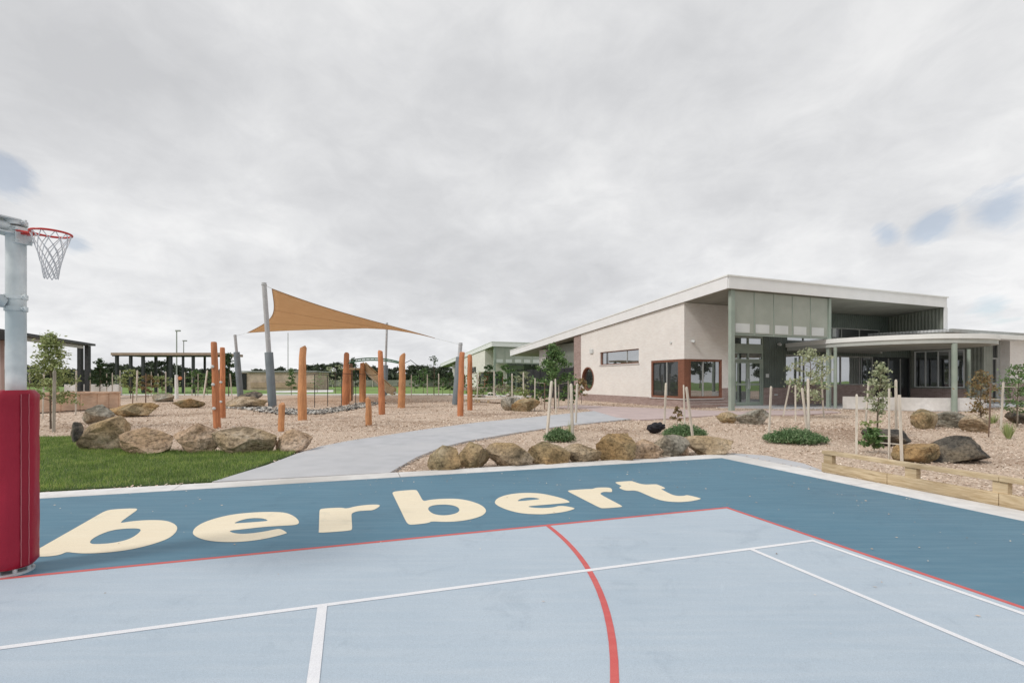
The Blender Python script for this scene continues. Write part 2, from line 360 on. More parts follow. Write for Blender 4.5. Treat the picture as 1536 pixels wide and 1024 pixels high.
# ------------------------------------------------------------------ leaves
def rand_unit(n):
    a = rng.normal(size=(n, 3)); return a / np.linalg.norm(a, axis=1)[:, None]
def leaf_quads(cen, size, flat=0.0, aspect=.5):
    n = len(cen); nrm = rand_unit(n); nrm[:, 2] += flat; nrm /= np.linalg.norm(nrm, axis=1)[:, None]
    t = np.cross(nrm, rand_unit(n)); t /= np.linalg.norm(t, axis=1)[:, None]; b = np.cross(nrm, t)
    s = size * rng.uniform(.6, 1.3, n)[:, None]
    q = np.stack([cen - t * s, cen + b * s * aspect, cen + t * s, cen - b * s * aspect], 1)
    return q.reshape(-1, 3)
def tree(name, label, cat, base, height, crown, leaf, n, mat, group=None, crown_z=.35, lean=(0, 0), trunk_r=None, shape='round', nb=14, spread=.16, flat=.2, leafname='crown'):
    """base point, height, crown radius; crown made of leaf clumps round real limbs"""
    t = thing(name, label, cat, base, group) if label else thing(name, None, None, base)
    base = V(base); r0 = trunk_r or height * .012; m = MB()
    top = base + V((lean[0], lean[1], height * .93))
    pts = [base + (top - base) * f + V((math.sin(f * 7 + height) * .02 * height * f, math.cos(f * 5) * .012 * height * f, 0)) for f in (0, .2, .4, .6, .8, 1)]
    m.tube(pts, [r0 * (1 - .8 * f) for f in (0, .2, .4, .6, .8, 1)], 7)
    tips = []
    for i in range(nb):
        f = crown_z + (1 - crown_z) * (i + .5) / nb * .95
        k = f * 5; j = min(int(k), 4); p = pts[j] + (pts[j + 1] - pts[j]) * (k - j)
        a = i * 2.4 + random.uniform(-.4, .4); fr = (f - crown_z) / (1 - crown_z)
        if shape == 'round': rr = crown * math.sqrt(max(.05, 1 - (2 * fr - .9) ** 2)) * random.uniform(.65, 1.05)
        elif shape == 'cone': rr = crown * (1.05 - fr) ** .8 * random.uniform(.7, 1.1)
        else: rr = crown * (.45 + .7 * fr) * random.uniform(.7, 1.05)
        e = p + V((math.cos(a) * rr, math.sin(a) * rr, rr * random.uniform(.1, .55)))
        md = (p + e) / 2 + V((0, 0, rr * .08)); m.tube([p, md, e], [r0 * .4 * (1 - fr * .6), r0 * .25 * (1 - fr * .5), r0 * .1], 5)
        tips += [(e, 1.), (md, .7), (p * .35 + e * .65 + V((0, 0, .03 * height)), .85)]
    tips.append((pts[-1], .8))
    build('trunk', m, M_trunk, t, smooth=True)
    c = np.array([tuple(p) for p, w in tips]); w = np.array([w_ for p, w_ in tips])
    idx = rng.integers(0, len(c), n); sg = spread * height * .55 * w[idx][:, None] * rng.uniform(.5, 1.1, (n, 1))
    cen = c[idx] + rng.normal(size=(n, 3)) * sg * np.array([.8, .8, .6])
    cen[:, 2] = np.maximum(cen[:, 2], base.z + .05)
    quads(leafname, leaf_quads(cen, leaf, flat), 4, mat, t)
    return t
# ------------------------------------------------------------------ rocks
def wa(x, k=1.0): return math.sqrt(1 + (k * (x - CX) / F) ** 2)
def rock(name, x0, x1, yt, yb, label, mat, seed, group=None, deep=.8, zbase=0.0, flat=0, cuts=9, cat='boulder', tilt=0, sink=.24):
    d = (H - zbase) * F / (yb - HY); w = (x1 - x0) / F * d; dc = d + w * deep * .32
    w *= dc / d / wa((x0 + x1) / 2, deep) * 1.14; cx = ((x0 + x1) / 2 - CX) / F * dc
    ztop = H + (HY - yt) / F * dc; h = max(ztop - zbase, .08)
    bm = bmesh.new(); bmesh.ops.create_icosphere(bm, subdivisions=5, radius=1); rnd = random.Random(seed)
    planes = []
    for i in range(cuts):
        n = V((rnd.uniform(-1, 1), rnd.uniform(-1, 1), rnd.uniform(-.5, 1))).normalized(); planes.append((n, rnd.uniform(.46, .80)))
    off = V((seed * 3.7, seed * 1.3, seed * .7))
    for v in bm.verts:
        p = v.co.copy()
        p *= 1 + .30 * noise.noise(p * 1.1 + off)
        for n, k in planes:
            q = p.dot(n)
            if q > k: p -= n * (q - k) * .96
        rg_ = 1 - abs(noise.noise(p * 2.1 + off)) * 2
        p += v.co * (.045 * noise.fractal(p * 2.6 + off, 1, 2.2, 4) - .10 * max(0, rg_ - .72) + .014 * noise.noise(p * 9 + off) + .008 * noise.noise(p * 22 + off))
        v.co = p
    xs = [v.co for v in bm.verts]; mn = [min(c[i] for c in xs) for i in range(3)]; mx = [max(c[i] for c in xs) for i in range(3)]
    for v in bm.verts:
        u = [(v.co[i] - mn[i]) / (mx[i] - mn[i]) for i in range(3)]
        v.co = V((cx + (u[0] - .5) * w, dc + (u[1] - .5) * w * deep, zbase - h * sink + u[2] * h * (1 + sink)))
        v.co.z += tilt * (v.co.x - cx) * max(0, u[2])
    me = bpy.data.meshes.new(name); bm.to_mesh(me); bm.free(); finish(me, mat, True); me.set_sharp_from_angle(angle=math.radians(14))
    o = link(name, me, None, V((cx, dc, zbase))); return tag(o, label, cat, group)
# ================================================================== SETTING: court
TH = .316; CU = V((math.cos(TH), math.sin(TH), 0)); CV = V((math.sin(TH), -math.cos(TH), 0)); C0 = V((2.537, 5.808, 0))
def CP(u, v, z=0): return C0 + CU * u + CV * v + V((0, 0, z))
def toC(p): q = V((p.x, p.y, 0)) - C0; return (q.dot(CU), q.dot(CV))
EDGE, BACK, WHITE, INN, WS, CEN, ARC_U, ARC_R = 2.618, -3.104, 1.206, -.833, -.107, -4.392, -7.348, 5.07
ZA = V((0, 0, 1))
def flat(outer, holes, z, th=.003): return MB().slab(outer, holes, C0 + V((0, 0, z)), CU, CV, V((0, 0, -th)))
court = tag(build('sports_court', flat([(-17.6, BACK), (EDGE, BACK), (EDGE, 18), (-17.6, 18)], [], 0, .12), M_dark, base=V((0, 6, -.12))), kind='structure')
build('inner_surface', flat([(-15, -.05), (0, -.05), (0, 18), (-15, 18)], [], .002), M_light, court)
hw = .022
def cline(a, b, name, mat, z, w=hw):
    a = V((*a, 0)); b = V((*b, 0)); d = (b - a).normalized(); n = V((-d.y, d.x, 0)) * w
    q = [a - n, b - n, b + n, a + n]; build(name, flat([(p.x, p.y) for p in q], [], z, .001), mat, court)
cline((-15, -.026), (.03, -.026), 'painted_line', M_red, .0035)
cline((.004, -.0), (.004, 18), 'painted_line', M_red, .0038)
cline((-15, WHITE), (WS + .026, WHITE), 'painted_line', M_white, .0052)
cline((WS, WHITE), (WS, 18), 'painted_line', M_white, .0055)
cline((INN, WHITE), (INN, 18), 'painted_line', M_white, .0058)
cline((CEN, WHITE), (CEN, 18), 'painted_line', M_white, .0061, .030)
n = 90; o = [(ARC_U + (ARC_R + hw) * math.cos(a), (ARC_R + hw) * math.sin(a)) for a in [math.pi * i / n for i in range(n + 1)]]
i_ = [(ARC_U + (ARC_R - hw) * math.cos(a), (ARC_R - hw) * math.sin(a)) for a in [math.pi * i / n for i in range(n + 1)]]
build('painted_line', flat(o + i_[::-1], [], .0045, .001), M_red, court)
# letters painted on the dark border
def L(ox, oy, pts, s=5.12): return [(ox + x / s, oy + y / s) for x, y in pts]
A, B_, C_, D_ = (40, 700), (280, 700), (560, 680), (820, 680)
def px3(pts): return [(ox, oy) for ox, oy in pts]
LET = [
 (L(*A, [(620, 328), (870, 316), (705, 435), (800, 418), (930, 408), (1050, 410), (1120, 428), (1160, 460), (1150, 500), (1100, 545), (1000, 585), (850, 625), (700, 650), (560, 662), (450, 665), (360, 660), (308, 652), (270, 670), (215, 683), (150, 688), (60, 690), (20, 675), (100, 625), (360, 477)]),
  L(*A, [(483, 580), (500, 555), (560, 520), (650, 487), (760, 473), (860, 472), (880, 485), (860, 510), (810, 545), (740, 570), (640, 588), (560, 593), (500, 593)])),
 (L(*B_, [(45, 505), (60, 470), (120, 430), (220, 395), (350, 365), (500, 350), (640, 345), (760, 350), (830, 380), (862, 415), (862, 435), (835, 447), (735, 452), (600, 460), (450, 477), (322, 490), (345, 505), (400, 515), (480, 513), (580, 500), (680, 480), (720, 475), (772, 505), (765, 512), (680, 535), (560, 560), (430, 575), (300, 578), (180, 570), (100, 550), (55, 525)]),
  L(*B_, [(357, 435), (400, 415), (460, 398), (540, 392), (600, 398), (627, 413), (600, 418), (500, 426), (420, 431)])),
 (L(*B_, [(1020, 330), (1040, 320), (1190, 312), (1225, 322), (1300, 302), (1400, 290), (1500, 290), (1440, 333), (1380, 335), (1310, 340), (1270, 355), (1265, 370), (1272, 480), (1255, 490), (1013, 508), (1015, 495)]), None),
 (L(*C_, [(140, 292), (325, 277), (340, 290), (383, 368), (430, 355), (540, 347), (650, 347), (750, 365), (830, 395), (868, 430), (860, 460), (820, 485), (740, 508), (640, 522), (540, 525), (447, 520), (430, 530), (390, 538), (290, 548), (265, 540), (250, 520)]),
  L(*C_, [(418, 420), (440, 402), (500, 392), (580, 392), (640, 405), (665, 430), (650, 455), (590, 472), (530, 476), (470, 468), (430, 445)])),
 (L(*C_, [(932, 370), (950, 345), (1010, 320), (1100, 305), (1200, 301), (1300, 308), (1400, 330), (1470, 350), (1510, 370), (1500, 378), (1400, 387), (1300, 395), (1180, 405), (1210, 415), (1290, 420), (1380, 415), (1440, 398)]) + [(863, 761.6), (860, 764), (845.4, 767.9)] + L(*C_, [(1331, 465), (1280, 467), (1150, 462), (1050, 440), (970, 410), (935, 385)]),
  L(*C_, [(1105, 365), (1130, 347), (1190, 337), (1250, 340), (1285, 350), (1240, 355), (1170, 362), (1120, 366)])),
 (L(*D_, [(160, 290), (170, 282), (320, 272), (350, 273), (380, 262), (450, 260), (497, 264), (505, 290), (495, 297), (440, 293), (410, 305), (420, 318), (585, 405), (570, 412), (430, 422), (405, 415)]), None),
 (L(*D_, [(525, 222), (540, 218), (650, 210), (665, 215), (740, 240), (840, 235), (855, 240), (915, 265), (900, 272), (872, 270), (960, 316), (1000, 326), (1060, 325), (1075, 317), (1185, 343), (1180, 352), (1100, 368), (1000, 374), (900, 365), (830, 345), (690, 283), (620, 286), (590, 280), (550, 262), (580, 250), (545, 235)]), None)]
def chaikin(p, it=2):
    for _ in range(it):
        q = []
        for i in range(len(p)):
            a, b = p[i], p[(i + 1) % len(p)]
            L_ = math.dist(a, b)
            t = min(.25, .06 / L_) if L_ > 0 else .25
            q += [(a[0] + (b[0] - a[0]) * t, a[1] + (b[1] - a[1]) * t), (b[0] + (a[0] - b[0]) * t, b[1] + (a[1] - b[1]) * t)]
        p = q
    return p
for out, hole in LET:
    oc = chaikin([toC(G(*p)) for p in out]); hc = [chaikin([toC(G(*p)) for p in hole])] if hole else []
    build('painted_letter', flat(oc, hc, .003, .001), M_cream, court)
# ------------------------------------------------------------------ ground sheets
def wpoly(pts, z, name, mat, th=.05):
    m = MB().slab([(p.x, p.y) for p in pts], [], V((0, 0, z)), V((1, 0, 0)), V((0, 1, 0)), V((0, 0, -th)))
    return tag(build(name, m, mat, base=V((0, 0, z - th))), kind='structure')
me = MB(); R = 900; rings = [0, 60, 140, 300, R]; vs = []; fs = []
for i, r in enumerate(rings[1:]):
    for k in range(48): vs.append((r * math.cos(k * math.pi / 24), 20 + r * math.sin(k * math.pi / 24), -.10))
vs.append((0, 20, -.10)); c = len(vs) - 1
for k in range(48): fs.append((c, k, (k + 1) % 48))
for i in range(3):
    for k in range(48): fs.append((i * 48 + k, (i + 1) * 48 + k, (i + 1) * 48 + (k + 1) % 48, i * 48 + (k + 1) % 48))
tag(build('grass_field', me.add(vs, fs), M_field, base=V((0, 0, -.1))), kind='structure')
# concrete edge strip round the court, in bays
def strip(u0, u1, v0, v1, z, name='concrete_edge', mat=M_curb):
    return tag(build(name, flat([(u0, v0), (u1, v0), (u1, v1), (u0, v1)], [], z, .13), mat, bevel=.008), kind='structure')
u = EDGE
for w_ in (3.05,) * 7: strip(u - w_ + .012, u, BACK - .42, BACK - .002, .004); u -= w_
v = BACK
for k in range(8): strip(EDGE + .002, EDGE + (.52 if k else .52), v - (.42 if k == 0 else 0), v + 2.6 - .012, .003); v += 2.6
# corner slab between the edge strip and the mulch
cs = [G(1083, 683.5), G(1098, 679.2), G(1150, 683), G(1205, 694.5), G(1238, 707), G(1205, 707.5)]
wpoly(cs, .001, 'corner_slab', M_path, .1)
# path and paving
path_l = [(318, 722), (400, 697), (445, 680), (480, 669), (520, 661), (560, 655), (640, 643), (720, 632.5), (790, 626), (850, 620), (900, 615), (960, 611)]
path_r = [(1060, 617), (1020, 624), (940, 628.5), (850, 637.5), (780, 647.5), (700, 661), (660, 671), (625, 685), (585, 708)]
pathP = [G(*p) for p in path_l + path_r]
wpoly(pathP, .000, 'concrete_path', M_path, .08)
wpoly([G(x, y) for x, y in [(862, 607), (1100, 617), (1160, 615), (1245, 616), (1262, 618), (1200, 622), (1085, 622), (1010, 627), (960, 629.5), (925, 626), (905, 620), (880, 613), (820, 611)]], .006, 'brick_paving', M_pave, .06)
# mulch sheet with slight humps
def inpoly(x, y, poly):
    r = np.zeros(len(x), bool); n = len(poly)
    for i in range(n):
        a = poly[i]; b = poly[(i + 1) % n]
        c = (a.y > y) != (b.y > y)
        xx = (b.x - a.x) * (y - a.y) / ((b.y - a.y) if b.y != a.y else 1e-9) + a.x
        r ^= c & (x < xx)
    return r
lawnP = [G(x, y) for x, y in [(-420, 790), (-420, 668), (40, 655), (110, 654), (140, 668), (200, 674), (300, 676), (400, 675), (445, 676), (436, 682), (400, 694), (326, 720.5), (60, 735)]]
# near mulch, fine grid
xs = np.concatenate([np.arange(-60, -16, 1.4), np.arange(-16, 16, .35), np.arange(16, 60, 1.4)]); ys = np.concatenate([np.arange(-12, 5, 1.), np.arange(5, 20, .35), np.arange(20, 53, 1.)])
vs = []; fs = []
pw = [p for p in pathP]
for y in ys:
    for x in xs:
        z = -.045 + .02 * noise.noise(V((x * .5, y * .5, 0))) + .012 * noise.noise(V((x * 2.1, y * 2.1, 3)))
        vs.append((x, y, z))
nx = len(xs)
for j in range(len(ys) - 1):
    for i in range(nx - 1):
        fs.append((j * nx + i, j * nx + i + 1, (j + 1) * nx + i + 1, (j + 1) * nx + i))
tag(build('mulch_bed', MB().add(vs, fs), M_mulch, smooth=True, base=V((0, 0, -.05))), kind='structure')
# loose chips
def chips(n, x0, x1, y0, y1, s):
    x = rng.uniform(x0, x1, n); y = y0 + (y1 - y0) * rng.uniform(0, 1, n) ** 1.3
    k = ~inpoly(x, y, pathP) & ~inpoly(x, y, lawnP)
    cu = (x - C0.x) * CU.x + (y - C0.y) * CU.y; cv = (x - C0.x) * CV.x + (y - C0.y) * CV.y
    k &= ~((cu < EDGE + .56) & (cv > BACK - .46))
    k &= ~inpoly(x, y, cs)
    x = x[k]; y = y[k]; n = len(x); c = np.stack([x, y, rng.uniform(-.035, -.004, n)], 1)
    th = rng.uniform(0, math.pi, n); a = np.stack([np.cos(th), np.sin(th), rng.normal(0, .25, n)], 1); b = np.stack([-np.sin(th), np.cos(th), rng.normal(0, .35, n)], 1)
    L_ = (s * rng.uniform(.5, 1.5, n))[:, None]; W_ = L_ * rng.uniform(.25, .6, (n, 1))
    return np.stack([c - a * L_ - b * W_, c + a * L_ - b * W_, c + a * L_ + b * W_, c - a * L_ + b * W_], 1).reshape(-1, 3)
ch = np.concatenate([chips(110000, -14, 22, 6.5, 18, .015), chips(70000, -24, 30, 15, 40, .026)])
def spill(poly_pts, n, off, z):
    out = []
    for i in range(len(poly_pts) - 1):
        a, b = poly_pts[i], poly_pts[i + 1]; L_ = (b - a).length; k = int(n * L_)
        nn = V((-(b - a).y, (b - a).x, 0)).normalized()
        for _ in range(k):
            p = a.lerp(b, random.random()) + nn * (abs(random.gauss(0, off))); th = random.uniform(0, 3.14); l = random.uniform(.008, .022); w_ = l * .4
            d_ = V((math.cos(th), math.sin(th), 0)); e_ = V((-d_.y, d_.x, random.uniform(-.3, .3)))
            p.z = z + .004; out += [p - d_ * l - e_ * w_, p + d_ * l - e_ * w_, p + d_ * l + e_ * w_, p - d_ * l + e_ * w_]
    return np.array([tuple(q) for q in out])
pr_ = [G(*p) for p in path_r]; plf = [G(*p) for p in path_l]
ch = np.concatenate([ch, spill(pr_, 26, .10, .0), spill(plf[2:][::-1], 16, .12, .0), spill([CP(EDGE + .5, BACK - .3), CP(EDGE + .5, BACK + 3.0)], 24, .09, .004), spill([CP(-3.4, BACK - .40), CP(EDGE, BACK - .40)], 22, .06, .005)])
tag(quads('mulch_chips', ch, 4, M_chip, base=V((0, 0, -.05))), kind='stuff')
# litter blown onto the court: small dry leaves and chips
out = []
for i in range(420):
    u_ = EDGE - abs(random.gauss(0, 2.2)) if i % 2 else random.uniform(-9, EDGE); v_ = random.uniform(BACK, 6) if i % 2 else BACK + abs(random.gauss(0, 1.3))
    p = CP(u_, v_, .010); th = random.uniform(0, 3.14); l = random.uniform(.006, .017); d_ = V((math.cos(th), math.sin(th), 0)); e_ = V((-d_.y, d_.x, random.uniform(-.5, .5))) * .45
    out += [p - d_ * l, p - e_ * l, p + d_ * l, p + e_ * l]
tag(quads('leaf_litter', np.array([tuple(q) for q in out]), 4, M_chip, base=V((0, 5, 0))), kind='stuff')
# lawn
m = MB().slab([(p.x, p.y) for p in lawnP], [], V((0, 0, -.006)), V((1, 0, 0)), V((0, 1, 0)), V((0, 0, -.05)))
tag(build('lawn', m, M_lawn, base=V((-6, 9, -.05))), kind='structure')
n = 170000; x = rng.uniform(-16, -2.2, n); y = rng.uniform(6, 13.6, n); k = inpoly(x, y, lawnP)
cu = (x - C0.x) * CU.x + (y - C0.y) * CU.y; cv = (x - C0.x) * CV.x + (y - C0.y) * CV.y; k &= cv < BACK - .43
x = x[k]; y = y[k]; n = len(x)
hh = np.array([noise.noise(V((a * 1.3, b * 1.3, 0))) * .02 + noise.noise(V((a * 6, b * 6, 5))) * .022 for a, b in zip(x, y)])
h = .035 + hh + rng.uniform(0, .03, n); a = rng.uniform(0, 2 * math.pi, n); w = .004
ln = rng.normal(0, .02, (n, 2)); b0 = np.stack([x - np.cos(a) * w, y - np.sin(a) * w, np.full(n, -.01)], 1); b1 = np.stack([x + np.cos(a) * w, y + np.sin(a) * w, np.full(n, -.01)], 1)
tp = np.stack([x + ln[:, 0], y + ln[:, 1], h], 1)
tag(quads('grass', np.stack([b0, b1, tp], 1).reshape(-1, 3), 3, M_blade, base=V((-6, 9, 0))), kind='stuff')
# far pale footpath along the playing field
wpoly([V((-60, 50.5, 0)), V((-7, 53, 0)), V((0, 47, 0)), V((6, 42, 0)), V((6, 44, 0)), V((0, 50, 0)), V((-7, 56, 0)), V((-60, 53.5, 0))], -.012, 'footpath', M_curb, .05)
wpoly([P(x, y, (H) * F / (y - HY)) for x, y in [(405, 585.5), (500, 584), (500, 587), (405, 588)]], -.06, 'footpath', M_curb, .05)
# ================================================================== BUILDING
BA = math.radians(21.5); EU = V((math.cos(BA), math.sin(BA), 0)); EV = V((-math.sin(BA), math.cos(BA), 0)); F0 = V((10.82, 24.9, 0))
def Bp(u, v, z=0): return F0 + EU * u + EV * v + ZA * z
def onU(x, u):        # v where the image column x meets plane u
    k = (x - CX) / F; return (F0.x + EU.x * u - k * (F0.y + EU.y * u)) / (k * EV.y - EV.x)
def onV(x, v):
    k = (x - CX) / F; return (k * (F0.y + EV.y * v) - F0.x - EV.x * v) / (EU.x - k * EU.y)
def zz(y, u, v): return H + (HY - y) / F * Bp(u, v).y
BOX = (EU, EV, ZA)
def bbox_(m, u0, u1, v0, v1, z0, z1):
    return m.box(Bp((u0 + u1) / 2, (v0 + v1) / 2, (z0 + z1) / 2), (abs(u1 - u0), abs(v1 - v0), z1 - z0), BOX)
ZB0, ZT, VE, UE = 6.13, 6.77, 30.1, 18.15; SL = (ZB0 - 4.11) / VE
def zs(v): return ZB0 - SL * v       # underside of the roof
def rect(a0, a1, b0, b1): return [(a0, b0), (a1, b0), (a1, b1), (a0, b1)]
bld = thing('school_building', 'nearest pale brick school building with high sloping roof and sage green posts', 'building', Bp(0, 0))
# roof body, fascia, soffit
m = MB(); prof = [(0, zs(0) + .06), (VE, zs(VE) + .06), (VE, zs(VE) + .52), (0, ZT - .02)]
m.slab([(p[0], p[1]) for p in prof], [], Bp(.06, 0), EV, ZA, EU * (UE - .12)); build('roof', m, M_roof, bld)
m = MB()
m.slab([(-.02, zs(0)), (VE, zs(VE)), (VE, zs(VE) + .56), (-.02, ZT)], [], Bp(0, 0), EV, ZA, EU * .055)
m.slab([(-.02, zs(0)), (VE, zs(VE)), (VE, zs(VE) + .56), (-.02, ZT)], [], Bp(UE, 0), EV, ZA, EU * -.055)
bbox_(m, .06, UE - .06, -.06, -.003, zs(0), ZT); bbox_(m, .06, UE - .06, VE + .003, VE + .06, zs(VE), zs(VE) + .56)
build('fascia', m, M_fascia, bld, bevel=.015)
m = MB(); bbox_(m, -.05, UE + .05, -.10, -.062, ZT - .03, ZT + .045); m.slab([(-.06, ZT - .03), (VE, zs(VE) + .53), (VE, zs(VE) + .60), (-.06, ZT + .045)], [], Bp(-.04, 0), EV, ZA, EU * .036)
build('roof_capping', m, M_fascia2, bld)
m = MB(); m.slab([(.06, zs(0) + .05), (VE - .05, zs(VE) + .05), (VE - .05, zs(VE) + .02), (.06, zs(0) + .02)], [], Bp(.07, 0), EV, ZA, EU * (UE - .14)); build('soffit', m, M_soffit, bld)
# gable wall plane u=UW
UW, V1 = .14, 3.28; vL = onU(861, UW); WT = .28; vS = onU(871.5, UW)
HZ = zz(538.1, UW, V1); SZ = .46
vwin = onU(976.6, UW); uwin = onV(1083.3, V1); uBr = onV(1095, V1 + .0)
v2a, v2b = onU(899.9, UW), onU(958.2, UW); z2a, z2b = zz(546, UW, (v2a + v2b) / 2), zz(525.6, UW, (v2a + v2b) / 2)
vc0, vc1 = onU(873, UW), onU(891, UW); vcc = (vc0 + vc1) / 2; rc = abs(vc0 - vc1) / 2; zc = zz(568, UW, vcc); rcz = rc
circ = [(vcc + rc * math.cos(a * math.pi / 20), zc + rcz * math.sin(a * math.pi / 20)) for a in range(40)]
print('circle', vcc, rc, zc, 'win', HZ, v2a, v2b, z2a, z2b)
m = MB(); m.slab([(V1 + WT, HZ), (vwin, HZ), (vwin, SZ), (vS, SZ), (vS, zs(vS)), (V1 + WT, zs(V1 + WT))], [rect(v2b, v2a, z2a, z2b), circ], Bp(UW, 0), EV, ZA, EU * WT)
m.slab([(UW + .0, HZ), (uwin, HZ), (uwin, 1.05), (uBr, 1.05), (uBr, zs(V1)), (UW, zs(V1))], [], Bp(0, V1), EU, ZA, EV * WT)
build('pale_brick_wall', m, M_brickL, bld)
m = MB(); m.slab([(V1 + WT, -.2), (vL - .001, -.2), (vL - .001, zs(vL)), (vS + .004, zs(vS)), (vS + .004, SZ), (V1 + WT, SZ)], [], Bp(UW - .012, 0), EV, ZA, EU * (WT + .012))
m.slab([(UW - .012, -.2), (uBr, -.2), (uBr, 1.05), (uwin, 1.05), (uwin, SZ), (UW - .012, SZ)], [], Bp(0, V1 - .012), EU, ZA, EV * (WT + .012))
m.slab([(UW, -.2), (UW + 8, -.2), (UW + 8, zs(vL)), (UW, zs(vL))], [], Bp(0, vL), EU, ZA, -EV * WT)
build('brown_brick_plinth', m, M_brickR, bld)
# long slot window
w = build('window', MB().slab(rect(v2b, v2a, z2a, z2b), [rect(v2b + .07, v2a - .07, z2a + .06, z2b - .07)], Bp(UW + .10, 0), EV, ZA, EU * .08), M_rust, bld)
m = MB(); bbox_(m, UW + .12, UW + .18, (v2a + v2b) / 2 - .9, (v2a + v2b) / 2 - .84, z2a + .06, z2b - .07); build('mullion', m, M_alu, w)
build('pane', MB().slab(rect(v2b + .07, v2a - .07, z2a + .06, z2b - .07), [], Bp(UW + .15, 0), EV, ZA, EU * .01), M_glassB, w)
m = MB(); bbox_(m, UW - .05, UW + .10, v2b - .06, v2a + .06, z2a - .09, z2a - .003); build('sill', m, M_block, w, bevel=.01)
# round window
circo = [(vcc + rc * .995 * math.cos(a * math.pi / 20), zc + rcz * .995 * math.sin(a * math.pi / 20)) for a in range(40)]
circi = [(vcc + rc * .90 * math.cos(a * math.pi / 20), zc + rcz * .90 * math.sin(a * math.pi / 20)) for a in range(40)]
w = build('round_window', MB().slab(circo, [circi], Bp(UW - .03, 0), EV, ZA, EU * .26), M_rust, bld)
build('pane', MB().slab(circi, [], Bp(UW + .15, 0), EV, ZA, EU * .01), M_glass, w)
# corner window
def vwindow(name, axis, fixed, a0, a1, z0, z1, mull, fr, gl, parent, depth=.12, fw=.07, mfr=None, inset=.06):
    """window frame in plane; axis 'u' runs along u at v=fixed, axis 'v' runs along v at u=fixed"""
    o, a, th = (Bp(0, fixed + inset), EU, EV) if axis == 'u' else (Bp(fixed + inset, 0), EV, EU)
    a0, a1 = min(a0, a1), max(a0, a1)
    w = build(name, MB().slab(rect(a0, a1, z0, z1), [rect(a0 + fw, a1 - fw, z0 + fw, z1 - fw)], o, a, ZA, th * depth), fr, parent)
    if mull:
        for q in mull:
            build('mullion', MB().slab(rect(q - .03, q + .03, z0 + fw + .002, z1 - fw - .002), [], o + th * .01, a, ZA, th * (depth - .02)), mfr or fr, w)
    build('pane', MB().slab(rect(a0 + fw, a1 - fw, z0 + fw, z1 - fw), [], o + th * (depth * .5), a, ZA, th * .008), gl, w)
    return w
vp = V1 + .42
w = vwindow('window', 'v', UW, vp, vwin, SZ, HZ, [onU(999.5, UW)], M_rust, M_glassD, bld, fw=.13, mfr=M_alu, inset=.02)
w = vwindow('window', 'u', V1, UW + .36, uwin, SZ, HZ, [onV(1055.5, V1)], M_rust, M_glass, bld, fw=.13, mfr=M_alu, inset=.02)
m = MB(); bbox_(m, UW - .015, UW + .355, V1 - .015, V1 + .415, SZ + .002, HZ - .002); build('corner_post', m, M_rust, bld, bevel=.01)
m = MB(); m.slab([(UW - .07, V1 - .07), (uwin + .06, V1 - .07), (uwin + .06, V1 + .02), (UW + .02, V1 + .02), (UW + .02, vwin + .06), (UW - .07, vwin + .06)], [], Bp(0, 0, SZ - .05), EU, EV, ZA * .052); build('window_ledge', m, M_block, bld, bevel=.008)
# small fittings on the brick wall
cq = onU(888, UW); m = MB(); bbox_(m, UW - .10, UW - .002, cq - .22, cq + .22, zz(530, UW, cq), zz(523.5, UW, cq)); build('vent_grille', m, M_frost, bld, bevel=.01)
def lampb(x, y, nm='camera_dome'):
    u_ = onV(x, V1); z = zz(y, u_, V1); m = MB(); m.tube([Bp(u_, V1 - .002, z), Bp(u_, V1 - .12, z), Bp(u_, V1 - .22, z - .06)], [.07, .10, .06], 12); build(nm, m, M_frost, bld, smooth=True)
lampb(1038, 512)
u_ = onU(1007, UW); m = MB(); m.tube([Bp(UW - .002, u_, zz(514, UW, u_)), Bp(UW - .08, u_, zz(514, UW, u_))], [.07, .06], 12); build('wall_light', m, M_frost, bld)
# posts
def post(u, v, z1, w=.2, name='post', d=None, parent=None, mat=None, z0=-.1):
    m = MB(); bbox_(m, u - w / 2, u + w / 2, v - (d or w) / 2, v + (d or w) / 2, z0, z1); return build(name, m, mat or M_sage, parent or bld, bevel=.012)
uP1 = onV(1097.3, .2); uP2 = onV(1243, .2)
post(uP1, .2, zs(.2) - .0, .25, d=.2); post(uP2, .2, zs(.2), .19)
# hung screen of five tall panels
u0_, u1_ = uP1 + .14, uP2 - .11; zb = zz(500.5, uP1, .2)
for i in range(5):
    a = u0_ + (u1_ - u0_) * i / 5; b = u0_ + (u1_ - u0_) * (i + 1) / 5
    m = MB(); bbox_(m, a + .03, b - .03, .17, .20, zb + .03, zs(.2) - .03); p_ = build('screen_panel', m, M_panel, bld)
    m = MB(); bbox_(m, a + .09, b - .32, .164, .168, zb + .1, zb + .55); build('frosted_strip', m, M_frost, p_)
m = MB()
for i in range(6):
    a = u0_ + (u1_ - u0_) * i / 5; a = min(max(a, u0_ + .02), u1_ - .02); bbox_(m, a - .022, a + .022, .15, .22, zb, zs(.2) - .002)
bbox_(m, u0_, u1_, .13, .24, zb - .06, zb - .002); build('screen_frame', m, M_sage, bld)
